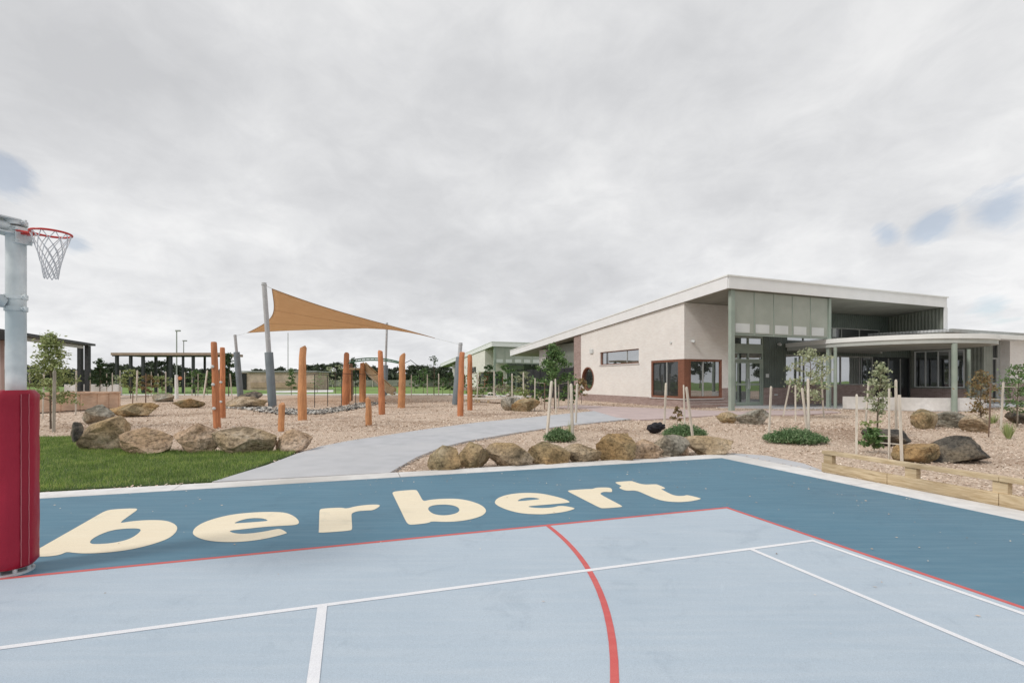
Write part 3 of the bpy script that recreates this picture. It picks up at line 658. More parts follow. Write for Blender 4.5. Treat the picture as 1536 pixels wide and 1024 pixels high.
# front wall at v=V1 behind the posts
uD0, uD1 = onV(1100.5, V1), onV(1146, V1); uC1 = onV(1179, V1); uG1 = onV(1311, V1); UWing = 20.3
zGh, zGs = zz(531.5, uC1, V1), zz(577.5, uC1 + 2, V1); zDT = zz(540, uD1, V1)
zTop = zs(V1)
ucl0, ucl1 = onV(1247, V1), onV(1321, V1); zc0, zc1 = zz(507, ucl0, V1), zz(490.5, ucl0, V1)
uh0, uh1 = onV(1181, V1), onV(1240, V1)
m = MB(); m.slab([(uD1, 1.05), (uC1, 1.05), (uC1, zGh), (uG1, zGh), (UWing, zGh), (UWing, zTop), (uBr, zTop), (uBr, zz(502, uD0, V1)), (uD1, zz(502, uD0, V1))], [rect(ucl0, ucl1, zc0, zc1), rect(uh0, uh1, zc0 - .3, zc0 + .05)], Bp(0, V1), EU, ZA, EV * .2)
build('green_clad_wall', m, M_sagedark, bld)
m = MB(); m.slab(rect(uD1, uC1, -.2, 1.05), [], Bp(0, V1 - .012), EU, ZA, EV * .2); m.slab(rect(uC1, uG1, -.2, zGs), [], Bp(0, V1 - .012), EU, ZA, EV * .2); build('brown_brick_base', m, M_brickR, bld)
m = MB(); bbox_(m, onV(1148.5, V1), onV(1153, V1), V1 - .03, V1 - .002, zz(566, uD1, V1), zz(560.5, uD1, V1)); build('wall_sign', m, M_frost, bld); m = MB(); bbox_(m, onV(1161, V1), onV(1166, V1), V1 - .03, V1 - .014, zz(592.5, uC1, V1), zz(590.5, uC1, V1)); build('wall_sign', m, M_frost, bld)
lampb(1167, 516, 'flood_light')
# glazing strip
mu = [onV(x, V1) for x in (1202, 1208, 1236, 1263, 1291)]
vwindow('window', 'u', V1, uC1, uG1, zGs, zGh, mu, M_alu, M_glassB, bld)
# clerestory
vwindow('window', 'u', V1, ucl0, ucl1, zc0, zc1, [onV(x, V1) for x in (1255, 1264, 1291)], M_alu, M_glassD, bld)
vwindow('window', 'u', V1, uh0, uh1, zc0 - .3, zc0 + .05, [onV(1207, V1)], M_alu, M_glassB, bld)
m = MB(); bbox_(m, ucl0 + .1, onV(1254, V1), V1 - .02, V1 + .04, zc0 + .08, zc1 - .08); build('white_panel', m, M_frost, bld)
# entrance: curtain wall, doors
zE = zz(502, uD0, V1)
m = MB(); o = Bp(0, V1 + .04)
m.slab(rect(uD0, uD1, 0, zE), [rect(uD0 + .12, uD1 - .12, .06, zDT - .08), rect(uD0 + .1, uD1 - .1, zDT + .06, zDT + .40), rect(uD0 + .1, uD1 - .1, zE - .50, zE - .16)], o, EU, ZA, EV * .14)
e = build('entrance_frame', m, M_sage, bld); um = (uD0 + uD1) / 2
m = MB(); bbox_(m, um - .03, um + .03, V1 + .03, V1 + .17, zE - .50, zE - .16); build('mullion', m, M_sage, e); m = MB(); bbox_(m, um - .035, um + .035, V1 + .03, V1 + .17, zDT + .06, zDT + .40); build('mullion', m, M_sage, e)
m = MB(); m.slab(rect(uD0 + .1, uD1 - .1, zDT + .06, zDT + .40), [], Bp(0, V1 + .10), EU, ZA, EV * .01); m.slab(rect(uD0 + .1, uD1 - .1, zE - .50, zE - .16), [], Bp(0, V1 + .10), EU, ZA, EV * .01); build('highlight_pane', m, M_glassB, e)
for k in (0, 1):
    a = uD0 + .125 + k * (um - uD0 - .12); b = a + (um - uD0 - .13); zm = (.06 + zDT - .08) * .46
    d = build('door', MB().slab(rect(a, b, .065, zDT - .09), [rect(a + .13, b - .13, .2, zm - .05), rect(a + .13, b - .13, zm + .08, zDT - .2)], Bp(0, V1 + .07), EU, ZA, EV * .05), M_sage, bld)
    build('pane', MB().slab(rect(a + .13, b - .13, .2, zm - .05), [], Bp(0, V1 + .095), EU, ZA, EV * .01).slab(rect(a + .13, b - .13, zm + .08, zDT - .2), [], Bp(0, V1 + .095), EU, ZA, EV * .01), M_glass, d)
    hx = b - .06 if k == 0 else a + .07
    m = MB(); m.tube([Bp(hx, V1 + .07, zm - .25), Bp(hx, V1 + .0, zm - .25), Bp(hx, V1 + .0, zm + .35), Bp(hx, V1 + .07, zm + .35)], .018, 8); build('handle', m, M_galv, d, smooth=True)
for q_ in (0, 1):
    m = MB(); bbox_(m, UW - .30 + .28 * q_, uwin + .25, V1 - .75 + .38 * q_, V1 - .38 + .38 * q_ - .013, -.15, .16 + .15 * q_); build('brick_step', m, M_brickR, bld)
m = MB(); bbox_(m, uBr, uD0, V1 + .01, V1 + .2, 0, zTop); build('corner_trim', m, M_sagedark, bld)
# dark glazed recess
m = MB(); m.slab(rect(uG1, UWing, -.1, zGh), [rect(uG1 + .12, UWing - .12, 0, zGh - .1)], Bp(0, V1 + .05), EU, ZA, EV * .1)
e = build('glazed_screen', m, M_char, bld)
for x in (1334, 1352): a = onV(x, V1); m = MB(); bbox_(m, a - .03, a + .03, V1 + .04, V1 + .16, 0, zGh - .1); build('mullion', m, M_alu, e)
build('pane', MB().slab(rect(uG1 + .12, UWing - .12, 0, zGh - .1), [], Bp(0, V1 + .1), EU, ZA, EV * .01), M_glassD, e)
# fin wall at the right end of the high roof
zf = zz(493, UE, 0)
m = MB(); m.slab([(.02, zf), (.02, zs(.02)), (V1 + .2, zs(V1 + .2)), (V1 + .2, zf)], [], Bp(UE - .30, 0), EV, ZA, EU * .22); build('fin_wall', m, M_clad, bld)
m = MB(); bbox_(m, UE - .30, UE + .0, -.06, .012, zf - .02, zs(0) - .002); bbox_(m, UE - .078, UE, .012, V1 + .2, zf - .02, zs(V1) - .1); build('fin_trim', m, M_fascia, bld)
# side and rear walls so the block is closed
m = MB(); bbox_(m, UE - .3, UE - .08, V1 + .21, VE - 2, -.1, zs(VE - 2)); bbox_(m, 3.2, UE - .3, VE - 2.2, VE - 2, -.1, zs(VE - 2)); bbox_(m, 3.0, 3.2, vL + .01, VE - 2, -.1, zs(VE - 2)); build('rear_wall', m, M_clad, bld)
uq = .9; m = MB(); bbox_(m, uq, uq + .5, onU(819.5, uq), onU(809, uq), 2.0, 4.45); build('pier', m, M_block, bld)
m = MB(); bbox_(m, uq + .1, uq + .16, vL + .05, onU(822, uq), 2.4, 4.7); build('grey_side_wall', m, M_clad, bld)
# curved canopy
cp = [(8.0, V1 - .01), (7.7, 1.8), (7.35, 0), (7.5, -1.4), (8.15, -3.0), (9.4, -4.4), (11.2, -5.05), (13.0, -4.95), (14.3, -4.0), (14.75, -2.4), (14.6, -.8), (14.3, .5), (14.4, 1.6), (15.6, 2.4), (17.2, V1 - .01)]
def spline(p, n=6):
    r = []
    for i in range(len(p) - 1):
        a = p[max(i - 1, 0)]; b = p[i]; c = p[i + 1]; d = p[min(i + 2, len(p) - 1)]
        for k in range(n):
            t = k / n; r.append(tuple(.5 * (2 * b[j] + (c[j] - a[j]) * t + (2 * a[j] - 5 * b[j] + 4 * c[j] - d[j]) * t * t + (3 * b[j] - a[j] - 3 * c[j] + d[j]) * t ** 3) for j in (0, 1)))
    return r + [p[-1]]
cps = spline(cp)
def inset(p, e):
    c = (11, -.6); r = []
    for q in p:
        d = math.dist(q, c); r.append((q[0] + (c[0] - q[0]) / d * e, min(V1 - .012, q[1] + (c[1] - q[1]) / d * e)))
    return r
can = build('canopy_roof', MB().slab(cps, [], Bp(0, 0, 3.56), EU, EV, ZA * .24), M_fascia2, bld, bevel=.02)
build('canopy_gutter', MB().slab(inset(cps, .07), [], Bp(0, 0, 3.34), EU, EV, ZA * .218), M_gutter, can)
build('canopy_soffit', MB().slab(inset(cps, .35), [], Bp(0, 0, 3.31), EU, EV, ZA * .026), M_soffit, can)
for x, v in ((1253, -.47), (1431.5, -4.55), (1453, -2.2)):
    u_ = onV(x, v); m = MB(); r_ = .085 if x != 1431.5 else .12; m.tube([Bp(u_, v, -.1), Bp(u_, v, 3.31)], r_, 16); build('canopy_post', m, M_sage, bld, smooth=True)
# low block seat wall following the canopy edge
lw = [(7.4, -.75), (7.75, -1.9), (8.5, -3.2), (9.6, -4.25), (11.0, -4.75), (12.4, -4.65), (13.3, -4.2)]
lw = spline(lw, 5); c_ = (11, -.6)
inn = [(q[0] + (c_[0] - q[0]) / math.dist(q, c_) * .3, q[1] + (c_[1] - q[1]) / math.dist(q, c_) * .3) for q in lw]
m = MB().slab(lw + inn[::-1], [], Bp(0, 0, -.1), EU, EV, ZA * .73)
o = build('seat_wall', m, M_curb, bevel=.012); tag(o, 'low pale concrete wall curving under the round canopy of the school', 'low wall')
# apron slab under the canopy
ap = [Bp(1.2, V1), Bp(4.0, .1), Bp(7.2, -.6)] + [Bp(*q) for q in lw] + [Bp(16, -3), Bp(30, -3.5), Bp(36, -2), Bp(36, 3.2)]
wpoly(ap, -.008, 'concrete_apron', M_path, .05)
# wing to the right
vw0 = -.9
bw = [(V1 - .01), onU(1368, UWing), onU(1447, UWing)]
z0_, z1_ = zz(580.5, UWing, V1), zz(527.5, UWing, V1)
m = MB(); m.slab([(V1, z0_ - .08), (V1, 4.35), (vw0, 4.35), (vw0, -.1), (bw[2] - .12, -.1), (bw[2] - .12, z0_ - .08)], [rect(bw[2], bw[1] - .14, z0_, z1_)], Bp(UWing, 0), EV, ZA, EU * .2); wing = build('wing_cladding', m, M_clad, bld)
m = MB(); m.slab(rect(bw[2] - .12, V1, -.2, z0_ - .085), [], Bp(UWing - .01, 0), EV, ZA, EU * .2); build('wing_brick_base', m, M_brickR, bld)
vwindow('window', 'v', UWing, bw[1] - .14, bw[2], z0_, z1_, [onU(x, UWing) for x in (1388, 1407, 1424)], M_frost, M_glass, bld, inset=-.02, mfr=M_frost)
ud0, ud1 = onV(1489, vw0), onV(1515, vw0)
m = MB(); m.slab([(UWing + .2, -.1), (ud0, -.1), (ud0, 4.35), (UWing + .2, 4.35)], [], Bp(0, vw0), EU, ZA, EV * .2); build('wing_cladding', m, M_clad, bld)
m = MB(); m.slab([(ud1, 1.35), (37, 1.35), (37, 4.35), (ud1, 4.35)], [], Bp(0, vw0), EU, ZA, EV * .25); build('pale_brick_wall', m, M_brickL, bld)
m = MB(); m.slab([(ud1, -.1), (37, -.1), (37, 1.346), (ud1, 1.346)], [], Bp(0, vw0 - .01), EU, ZA, EV * .25); build('brown_brick_base', m, M_brickR, bld)
m = MB(); m.slab(rect(ud0, ud1, 0, 4.3), [rect(ud0 + .45, ud1 - .45, .12, 2.9), rect(ud0 + .3, ud1 - .3, 3.0, 4.1)], Bp(0, vw0 + .5), EU, ZA, EV * .1); e = build('side_door', m, M_alu, bld)
m = MB().slab(rect(ud0 + .3, ud1 - .3, .12, 4.1), [], Bp(0, vw0 + .56), EU, ZA, EV * .01); build('pane', m, M_glassD, e)
m = MB(); bbox_(m, ud0 + .46, ud1 - .46, vw0 + .53, vw0 + .55, 1.2, 1.35); build('door_rail', m, M_alu, e)
m = MB(); bbox_(m, ud0 + .7, ud0 + 1.0, vw0 + .52, vw0 + .53, 1.9, 2.25); build('notice', m, M_frost, e)
m = MB(); bbox_(m, ud0 - .25, ud0, vw0 + .2, vw0 + 2, -.1, 4.35); build('door_reveal', m, M_clad, bld); m = MB(); bbox_(m, ud1, ud1 + .25, vw0 + .25, vw0 + 2, -.1, 4.35); build('door_reveal', m, M_brickL, bld)
m = MB(); bbox_(m, UWing + .2, 37, 9, 9.2, -.1, 4.6); build('wing_rear_wall', m, M_clad, bld)
m = MB(); m.slab([(-1.3, 4.40), (14, 4.9), (14, 5.05), (-1.3, 4.56)], [], Bp(15.9, 0), EV, ZA, EU * 23); build('low_roof', m, M_roof, bld)
m = MB(); bbox_(m, 15.85, 38.9, -1.46, -1.302, 4.36, 4.58); build('gutter', m, M_alu, bld, bevel=.02)
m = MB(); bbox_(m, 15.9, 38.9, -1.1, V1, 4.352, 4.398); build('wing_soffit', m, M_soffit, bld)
m = MB(); bbox_(m, 17.5, onV(1531, -1.9), -2.1, -1.47, 4.02, 4.30); build('awning', m, M_fascia2, bld, bevel=.02)
m = MB(); m.tube([Bp(23, 6, 4.7), Bp(23, 6, 5.15), Bp(23, 6, 5.3)], [.9, .9, .3], 16); build('roof_vent', m, M_fascia2, bld, smooth=True)
# second, similar building further back
b2 = copy_tree(bld); b2.location = Bp(0, 0) + V((-13.6, 42.6, 0)); b2['label'] = 'smaller looking pale school building far behind, seen left of the main school roof edge'
# black screen fence continuing the brick wall line
vf0, vf1 = vL + .02, onU(789, UW)
fz = thing('screen_fence', 'tall solid black metal screen fence between the brick wall end and the far building', 'fence', Bp(UW, (vf0 + vf1) / 2))
nb_ = 6
for i in range(nb_ + 1):
    v_ = vf0 + .06 + (vf1 - vf0 - .12) * i / nb_; m = MB(); bbox_(m, UW - .03, UW + .07, v_ - .05, v_ + .05, -.1, 2.62); build('post', m, M_black, fz)
m = MB(); bbox_(m, UW, UW + .04, vf0, vf1, .06, 2.55); build('panel', m, M_black, fz)
# ================================================================== shade sail with poles
def leanpole(top, bot, dt, db, r, pr, ptop, label, padded=True, rt=None):
    b = P(*bot, db); t_ = P(*top, dt); b.z = -.1; r /= wa(bot[0]); pr /= wa(bot[0])
    t = thing('shade_pole', label, 'shade pole', V((b.x, b.y, 0)), 'poles of the shade sail')
    m = MB(); m.tube([b, t_], [r, r * .95], 16); build('pole', m, M_pole, t, smooth=True)
    d = (t_ - b); L_ = d.length; k = (ptop - 0) / t_.z
    m = MB(); m.tube([b + d * .02, b + d * .025, b + d * k * .99, b + d * k], [pr * .97, pr, pr, pr * .96], 20); build('padding', m, M_slate, t, smooth=True)
    m = MB(); e = t_ - d.normalized() * .12; m.loop([e + V((math.cos(a) * (r + .01), math.sin(a) * (r + .01), 0)) for a in [i * .524 for i in range(12)]], .014, 6); build('eye_collar', m, M_galv, t, smooth=True)
    return t_ - d.normalized() * .12
dA, dB, dC, dD = 28.3, 46, 50, 31.5
tA = leanpole((396, 424), (409, 608), dA - .4, dA, .15, .25, 3.15, 'tallest leaning pale pole with slate padding holding the high corner of the tan shade sail')
tB = leanpole((352.5, 502), (361, 593), dB - .2, dB, .15, .30, 4.15, 'shorter leaning padded pole at the low left tip of the tan shade sail')
tC = leanpole((580.5, 484), (577, 592), dC, dC, .12, .26, 3.1, 'thin upright pole behind the slide reaching up to the shade sail', rt=.1)
tD = leanpole((691, 514), (683, 606), dD, dD - .2, .13, .22, 3.0, 'leaning padded pole at the low right tip of the shade sail beside two orange posts')
sA, sB, sC, sD = P(408, 433, dA - .2), P(371, 499, dB - .4), P(586, 490.5, dC - 1.5), P(652, 507, dD + 2)
sail = thing('shade_sail', 'tan triangular looking shade sail stretched between leaning poles over the playground', 'shade sail', (sA + sB + sC + sD) / 4)
n = 28; vs = []; fs = []; ctr = (sA + sB + sC + sD) / 4
for j in range(n + 1):
    for i in range(n + 1):
        s_, t_ = i / n, j / n     # s: A->D , t: A->B
        # pull the edges inwards
        e = .085
        s2 = s_ + e * math.sin(math.pi * t_) * (1 - 2 * s_) * 1.0 * (1 - .0 * s_); t2 = t_ + e * .62 * math.sin(math.pi * s_) * (1 - 2 * t_)
        p = sA * (1 - s2) * (1 - t2) + sD * s2 * (1 - t2) + sB * (1 - s2) * t2 + sC * s2 * t2
        vs.append(p)
for j in range(n):
    for i in range(n): a = j * (n + 1) + i; fs.append((a, a + 1, a + n + 2, a + n + 1))
so = build('cloth', MB().add(vs, fs), M_sail, sail, smooth=True, auto=False)
md = so.modifiers.new('th', 'SOLIDIFY'); md.thickness = .012
m = MB()
for k in (9, 19): m.tube([vs[k * (n + 1) + i] - V((0, 0, .012)) for i in range(n + 1)], .014, 5)
build('seam', m, wood('seam_cloth', (.34, .19, .09), (.38, .22, .11)), sail)
m = MB()
m.tube([vs[i] for i in range(n + 1)], .02, 6); m.tube([vs[n * (n + 1) + i] for i in range(n + 1)], .02, 6); m.tube([vs[i * (n + 1)] for i in range(n + 1)], .02, 6); m.tube([vs[i * (n + 1) + n] for i in range(n + 1)], .02, 6)
build('edge_webbing', m, MATS['seam_cloth'], sail)
for a, b in ((sA, tA), (sB, tB), (sC, tC), (sD, tD)):
    build('corner_cable', MB().tube([a, b], .012, 6), M_galv, sail)
# ================================================================== orange posts
def opost(xt, yt, xb, yb, w, wt, label, mat=None, slant=0, name='timber_post', cat='post', grp='orange timber playground posts', nd=0):
    b = G(xb, yb, 0); d = b.y; t = P(xt, yt, d); r = w / 2 / F * d / wa(xb); r2 = wt / 2 / F * d / wa(xb)
    m = MB(); n = 12; pts = []; rnd = random.Random(int(xb * 7 + yb))
    for f in (-.03, .3, .6, .85, .985, 1.0): pts.append(b + (t - b) * f + V((rnd.uniform(-1, 1) * .12 * r, rnd.uniform(-1, 1) * .12 * r, 0)))
    rs = [r, r * 1.0, (r + r2) / 2, r2 * 1.04, r2, r2 * .86]; m.tube(pts, rs, n)
    if slant:
        z = max(v[2] for v in m.v)
        m.v = [(v[0], v[1], v[2] + (slant * (v[0] - t.x) if v[2] > z - .35 else 0)) for v in m.v]
    base = V((b.x, b.y, 0))
    T = thing(name, label, cat, base, grp)
    build('shaft', m, mat or M_orange, T, smooth=True)
    m = MB(); k = 0
    for f in (.22, .5, .71)[:nd]:
        c = b + (t - b) * f + V((0, -r, 0)); m.tube([c + V((0, .06, 0)), c + V((0, -.035, 0)), c + V((0, -.055, 0))], [.05, .05, .02], 8); k = 1
    if k: build('climbing_peg', m, M_frost, T, smooth=True)
opost(320.5, 513, 325.5, 640, 12, 10, 'tallest orange timber post with pale pegs, leftmost in the playground', nd=3)
opost(333.5, 521, 334, 625, 9.5, 8, 'slimmer orange post standing just right of the leftmost tall orange post', nd=2)
opost(454.5, 520, 453.5, 628, 14, 10.5, 'thick tapering orange post standing in the pebble bed', M_orangeL)
opost(519.5, 530, 518.5, 606, 12, 8, 'orange post at the left end of the green arched ladder', nd=0)
opost(526, 546, 526, 600, 6, 6, 'short weathered brown post right behind the ladder end post', M_stakeD)
opost(543.5, 545, 545, 602, 7, 6.5, 'short slim orange post at the top of the slide', M_orangeL)
opost(570.5, 526, 573, 620, 10, 7.5, 'straight orange post in front of the slide')
opost(603.5, 532, 602, 610.5, 11, 9, 'slant topped orange post at the right end of the green arched ladder', M_orangeL, slant=.5)
opost(693, 528, 690.5, 622, 9.5, 8, 'orange post just right of the leaning padded pole near the path')
opost(705, 533, 704.5, 614, 8, 7, 'rightmost orange post near the path, shorter of its pair')
opost(422.5, 606, 421.5, 645, 10, 10, 'low stump post just behind the rightmost lawn boulder', M_orangeL)
opost(552.5, 598, 553, 636, 10, 8, 'lone low orange stump post on the mulch left of the path', M_orangeL)
# arched ladder
d0, d1 = 31.0, 28.6
lad = thing('arched_ladder', 'green steel arched overhead ladder between the orange posts', 'climbing ladder', G(560, 606))
def arc(ya, yt, yb, off, xa=523, xb=600):
    r = []
    for i in range(13):
        f = i / 12; x = xa + (xb - xa) * f; d = d0 + (d1 - d0) * f + off
        r.append(P(x, ya + (yb - ya) * f - (4 * f * (1 - f)) * yt, d))
    return r
r1, r2 = arc(541, 5, 543, 1.0), arc(544, 4.5, 545, 0)
m = MB(); m.tube(r1, .04, 8); build('rail', m, M_greensteel, lad, smooth=True); m = MB(); m.tube(r2, .04, 8); build('rail', m, M_greensteel, lad, smooth=True)
for i in range(1, 12): build('rung', MB().tube([r1[i], r2[i]], .022, 6), M_greensteel, lad)
# climbing ropes
net = thing('climbing_ropes', 'thin dark climbing ropes hanging between the orange posts over the pebble bed', 'rope net', G(495, 612))
for x, yt, yb in ((472, 561, 611), (491.5, 563, 609), (512.5, 560, 608), (533.5, 545, 608)):
    a = G(x, yb); build('rope', MB().tube([a, P(x, yt, a.y)], .022, 6), M_rope, net)
a = [P(x, y, 30) for x, y in ((454, 562), (472, 561), (492, 562.5), (513, 560), (540, 561), (560, 563), (571, 560))]
build('rope', MB().tube(a, .016, 6), M_rope, net)
m = MB(); pp = []
for i in range(9): pp.append(P(598 + 3.2 * math.sin(i * 1.9) + i * .4, 566 + i * 4.2, 28.3))
m.tube(pp, .025, 6); build('rope', m, M_rope, net, smooth=True)
a = [P(x, y, 29) for x, y in ((606, 545), (616, 540), (626, 548), (629, 561), (629, 575))]
build('rope', MB().tube(a, .02, 6), M_rope, net, smooth=True)
# slide
sl = thing('slide', 'timber sided playground slide running down to the right behind the orange posts', 'slide', G(565, 603))
a = P(545, 548, 36); b = P(584, 584, 34); c = P(592, 587, 33.8); mat_ = M_pine
for off in (-.32, .32):
    m = MB(); o = V((0, off, 0)); m.bar(a + o, b + o, .06, .55); m.bar(b + o, c + o, .06, .5); build('side_board', m, mat_, sl)
m = MB(); m.bar(a - V((0, 0, .1)), b - V((0, 0, .1)), .58, .03); m.bar(b - V((0, 0, .1)), c - V((0, 0, .1)), .58, .03); build('chute', m, M_galv, sl)
m = MB(); m.box(V((a.x - .6, a.y, a.z - .25)), (1.3, 1.3, .12)); build('platform', m, mat_, sl)
for dx, dy in ((-1.15, -.55), (-1.15, .55), (-.05, -.55), (-.05, .55)): build('leg', MB().bar(V((a.x + dx, a.y + dy, -.1)), V((a.x + dx, a.y + dy, a.z - .31)), .12), M_orangeL, sl)
# pebble bed: band of river stones
n = 3600; ctrl = [(338, 611), (375, 613), (410, 618), (440, 621), (470, 620), (500, 615), (530, 610), (552, 605)]
cw = [G(*c) for c in ctrl]; vs = []; fs = []
ico = bmesh.new(); bmesh.ops.create_icosphere(ico, subdivisions=1, radius=1); iv = np.array([v.co[:] for v in ico.verts]); jf = [tuple(v.index for v in f.verts) for f in ico.faces]; ico.free()
for i in range(n):
    k = random.random() * (len(cw) - 1); j = int(k); p = cw[j].lerp(cw[j + 1], k - j); wd = [1.0, 1.6, 2.2, 2.4, 2.2, 1.8, 1.2, .8][j]
    p = p + V((random.gauss(0, .3), random.uniform(0, wd) * 1.25, 0)); s = random.uniform(.05, .13) * (p.y / 28)
    a = random.uniform(0, 3.1); q = iv * np.array([s, s * random.uniform(.6, .9), s * random.uniform(.4, .7)]); q = q @ np.array([[math.cos(a), math.sin(a), 0], [-math.sin(a), math.cos(a), 0], [0, 0, 1]])
    o_ = len(vs); vs += [(t[0] + p.x, t[1] + p.y, t[2] + .0) for t in q]; fs += [tuple(t + o_ for t in f) for f in jf]
tag(build('river_pebbles', MB().add(vs, fs), M_pebble, smooth=True, auto=False), kind='stuff')
# ================================================================== goal post tower
PX = V(((16 - CX) / F * 3.88, 3.88, 0))
tw = thing('goal_tower', 'galvanised combined netball and basketball pole wrapped in thick red padding at the court edge', 'goal post', PX)
pc = V(((24 - CX) / F * 3.92, 3.92, 0)); zr = H + (HY - 350) / F * 3.83
m = MB(); m.tube([pc, pc + ZA * (zr + .06)], [.062, .062], 32); build('pole', m, M_galv, tw, smooth=True)
m = MB(); m.tube([pc + ZA * (zr + .06), pc + ZA * (zr + .075)], [.070, .055], 32)
build('pole_cap', m, M_galv, tw, smooth=True)
# padding: soft octagonal wrap
vs = []; fs = []; nz, na = 40, 64; zt = 1.425; rp = .163
for j in range(nz + 1):
    z = .05 + (zt - .05) * j / nz
    for k in range(na):
        a = 2 * math.pi * k / na; r = rp * (1 + .012 * math.cos(8 * a))
        ee = min(z - .05, zt - z)
        if ee < .03: r -= (.03 - ee) ** 2 / .03 * .9
        r += .0035 * noise.noise(V((math.cos(a) * 3, math.sin(a) * 3, z * 6))) + .0022 * noise.noise(V((math.cos(a) * 5, math.sin(a) * 5, z * 24)))
        vs.append(PX + V((math.cos(a) * r, math.sin(a) * r, z)))
for j in range(nz):
    for k in range(na): fs.append((j * na + k, j * na + (k + 1) % na, (j + 1) * na + (k + 1) % na, (j + 1) * na + k))
o_ = len(vs)
for k in range(na): a = 2 * math.pi * k / na; vs.append(PX + V((math.cos(a) * .055, math.sin(a) * .055, zt - .012)))
for k in range(na): fs.append((nz * na + k, nz * na + (k + 1) % na, o_ + (k + 1) % na, o_ + k))
o_ = len(vs)
for k in range(na): a = 2 * math.pi * k / na; vs.append(PX + V((math.cos(a) * .1, math.sin(a) * .1, .05)))
for k in range(na): fs.append((k, (k + 1) % na, o_ + (k + 1) % na, o_ + k))
build('padding', MB().add(vs, fs), M_vinyl, tw, smooth=True)
def padstrip(a0, a1, z0, z1, e, mat, name):
    m = MB(); k = 6; v_ = []; f_ = []
    for z in [z0 + (z1 - z0) * q / 30 for q in range(31)]:
        for i in range(k + 1):
            a = a0 + (a1 - a0) * i / k; r = rp * (1 + .012 * math.cos(8 * a)) + e + .0025 * math.sin(z * 46) * (1 if name == 'joining_flap' else .6); v_.append(PX + V((math.cos(a) * r, math.sin(a) * r, z)))
    for j in range(30):
        for i in range(k): f_.append((j * (k + 1) + i, j * (k + 1) + i + 1, (j + 1) * (k + 1) + i + 1, (j + 1) * (k + 1) + i))
    return build(name, m.add(v_, f_), mat, tw, smooth=True)
def padang(x):      # angle on the wrap seen at image column x (front side)
    best = None
    for i in range(400):
        a = -math.pi * .75 + i / 400 * math.pi; p = PX + V((math.cos(a) * rp, math.sin(a) * rp, 0)); e = abs(CX + p.x / p.y * F - x)
        if (best is None or e < best[0]) and math.cos(a) * PX.x + math.sin(a) * PX.y < 0: best = (e, a)
    return best[1]
a1, a2 = padang(31), padang(42)
padstrip(a1, a2, .07, zt - .03, .006, M_vinylD, 'joining_flap')
for a in (a1, a2): padstrip(a - .012, a + .012, .07, zt - .03, .009, M_seam, 'seam')
m = MB(); m.tube([PX + ZA * -.0, PX + ZA * .018], [.14, .14], 32); build('base_plate', m, M_galv, tw, smooth=True)
m = MB()
for k in range(8):
    a = k * math.pi / 4 + .2; q = PX + V((math.cos(a) * .12, math.sin(a) * .12, .018)); m.tube([q, q + ZA * .03], .014, 6)
build('anchor_bolts', m, M_galv, tw)
# netball ring
rc_ = V(((76.5 - CX) / F * 3.83, 3.83, zr)); RR = .122
rg = build('ring', MB().loop([rc_ + V((math.cos(a) * RR, math.sin(a) * RR, 0)) for a in [i * math.pi / 32 for i in range(64)]], .0085, 8), M_ring, tw, smooth=True)
dr = (pc - rc_); dr.z = 0; dr.normalize(); bk = pc - dr * .085 + ZA * zr; back = rc_ + dr * RR
sd = V((-dr.y, dr.x, 0))
m = MB(); m.bar(bk + dr * .02 + ZA * .015, back + ZA * .0, .05, .012, up=ZA); m.tube([bk + sd * .05 + ZA * .03, back + sd * .02], .008, 6); m.tube([bk - sd * .05 + ZA * .03, back - sd * .02], .008, 6); build('ring_bracket', m, M_ring, tw)
m = MB(); m.box(bk + dr * .0, (.012, .11, .13), (dr, sd, ZA)); m.box(bk + dr * .05 + ZA * .045, (.10, .10, .012), (dr, sd, ZA)); m.box(bk + dr * .05 - ZA * .055, (.10, .10, .012), (dr, sd, ZA)); build('bracket_plate', m, M_galv, tw, bevel=.003)
m = MB()
for s_ in (-.045, .045):
    for z in (-.04, .04): q = bk + sd * s_ + ZA * z; m.tube([q + dr * .01, q - dr * .02], .009, 6)
build('bolts', m, M_galv, tw)
# net, diamond mesh narrowing downwards, tip pushed sideways a little
m = MB(); NS = 10; rows = [(0, 1.0), (.055, .86), (.11, .72), (.165, .60), (.215, .50), (.265, .42), (.31, .38), (.345, .34)]
def npt(j, k):
    z, r = rows[j]; a = 2 * math.pi * (k + (j % 2) * .5) / NS
    return rc_ + V((math.cos(a) * RR * r - .012 * j * .0 + .002 * math.sin(k * 3), math.sin(a) * RR * r, -z * 1.02 - .012 * noise.noise(V((k * 2.1, j * 1.7, 4)))))
for j in range(len(rows) - 1):
    for k in range(NS):
        p = npt(j, k); m.tube([p, npt(j + 1, k)], .003, 4, cap=False); m.tube([p, npt(j + 1, k - 1 if j % 2 == 0 else k + 1)], .003, 4, cap=False)
build('net', m, M_net, rg)
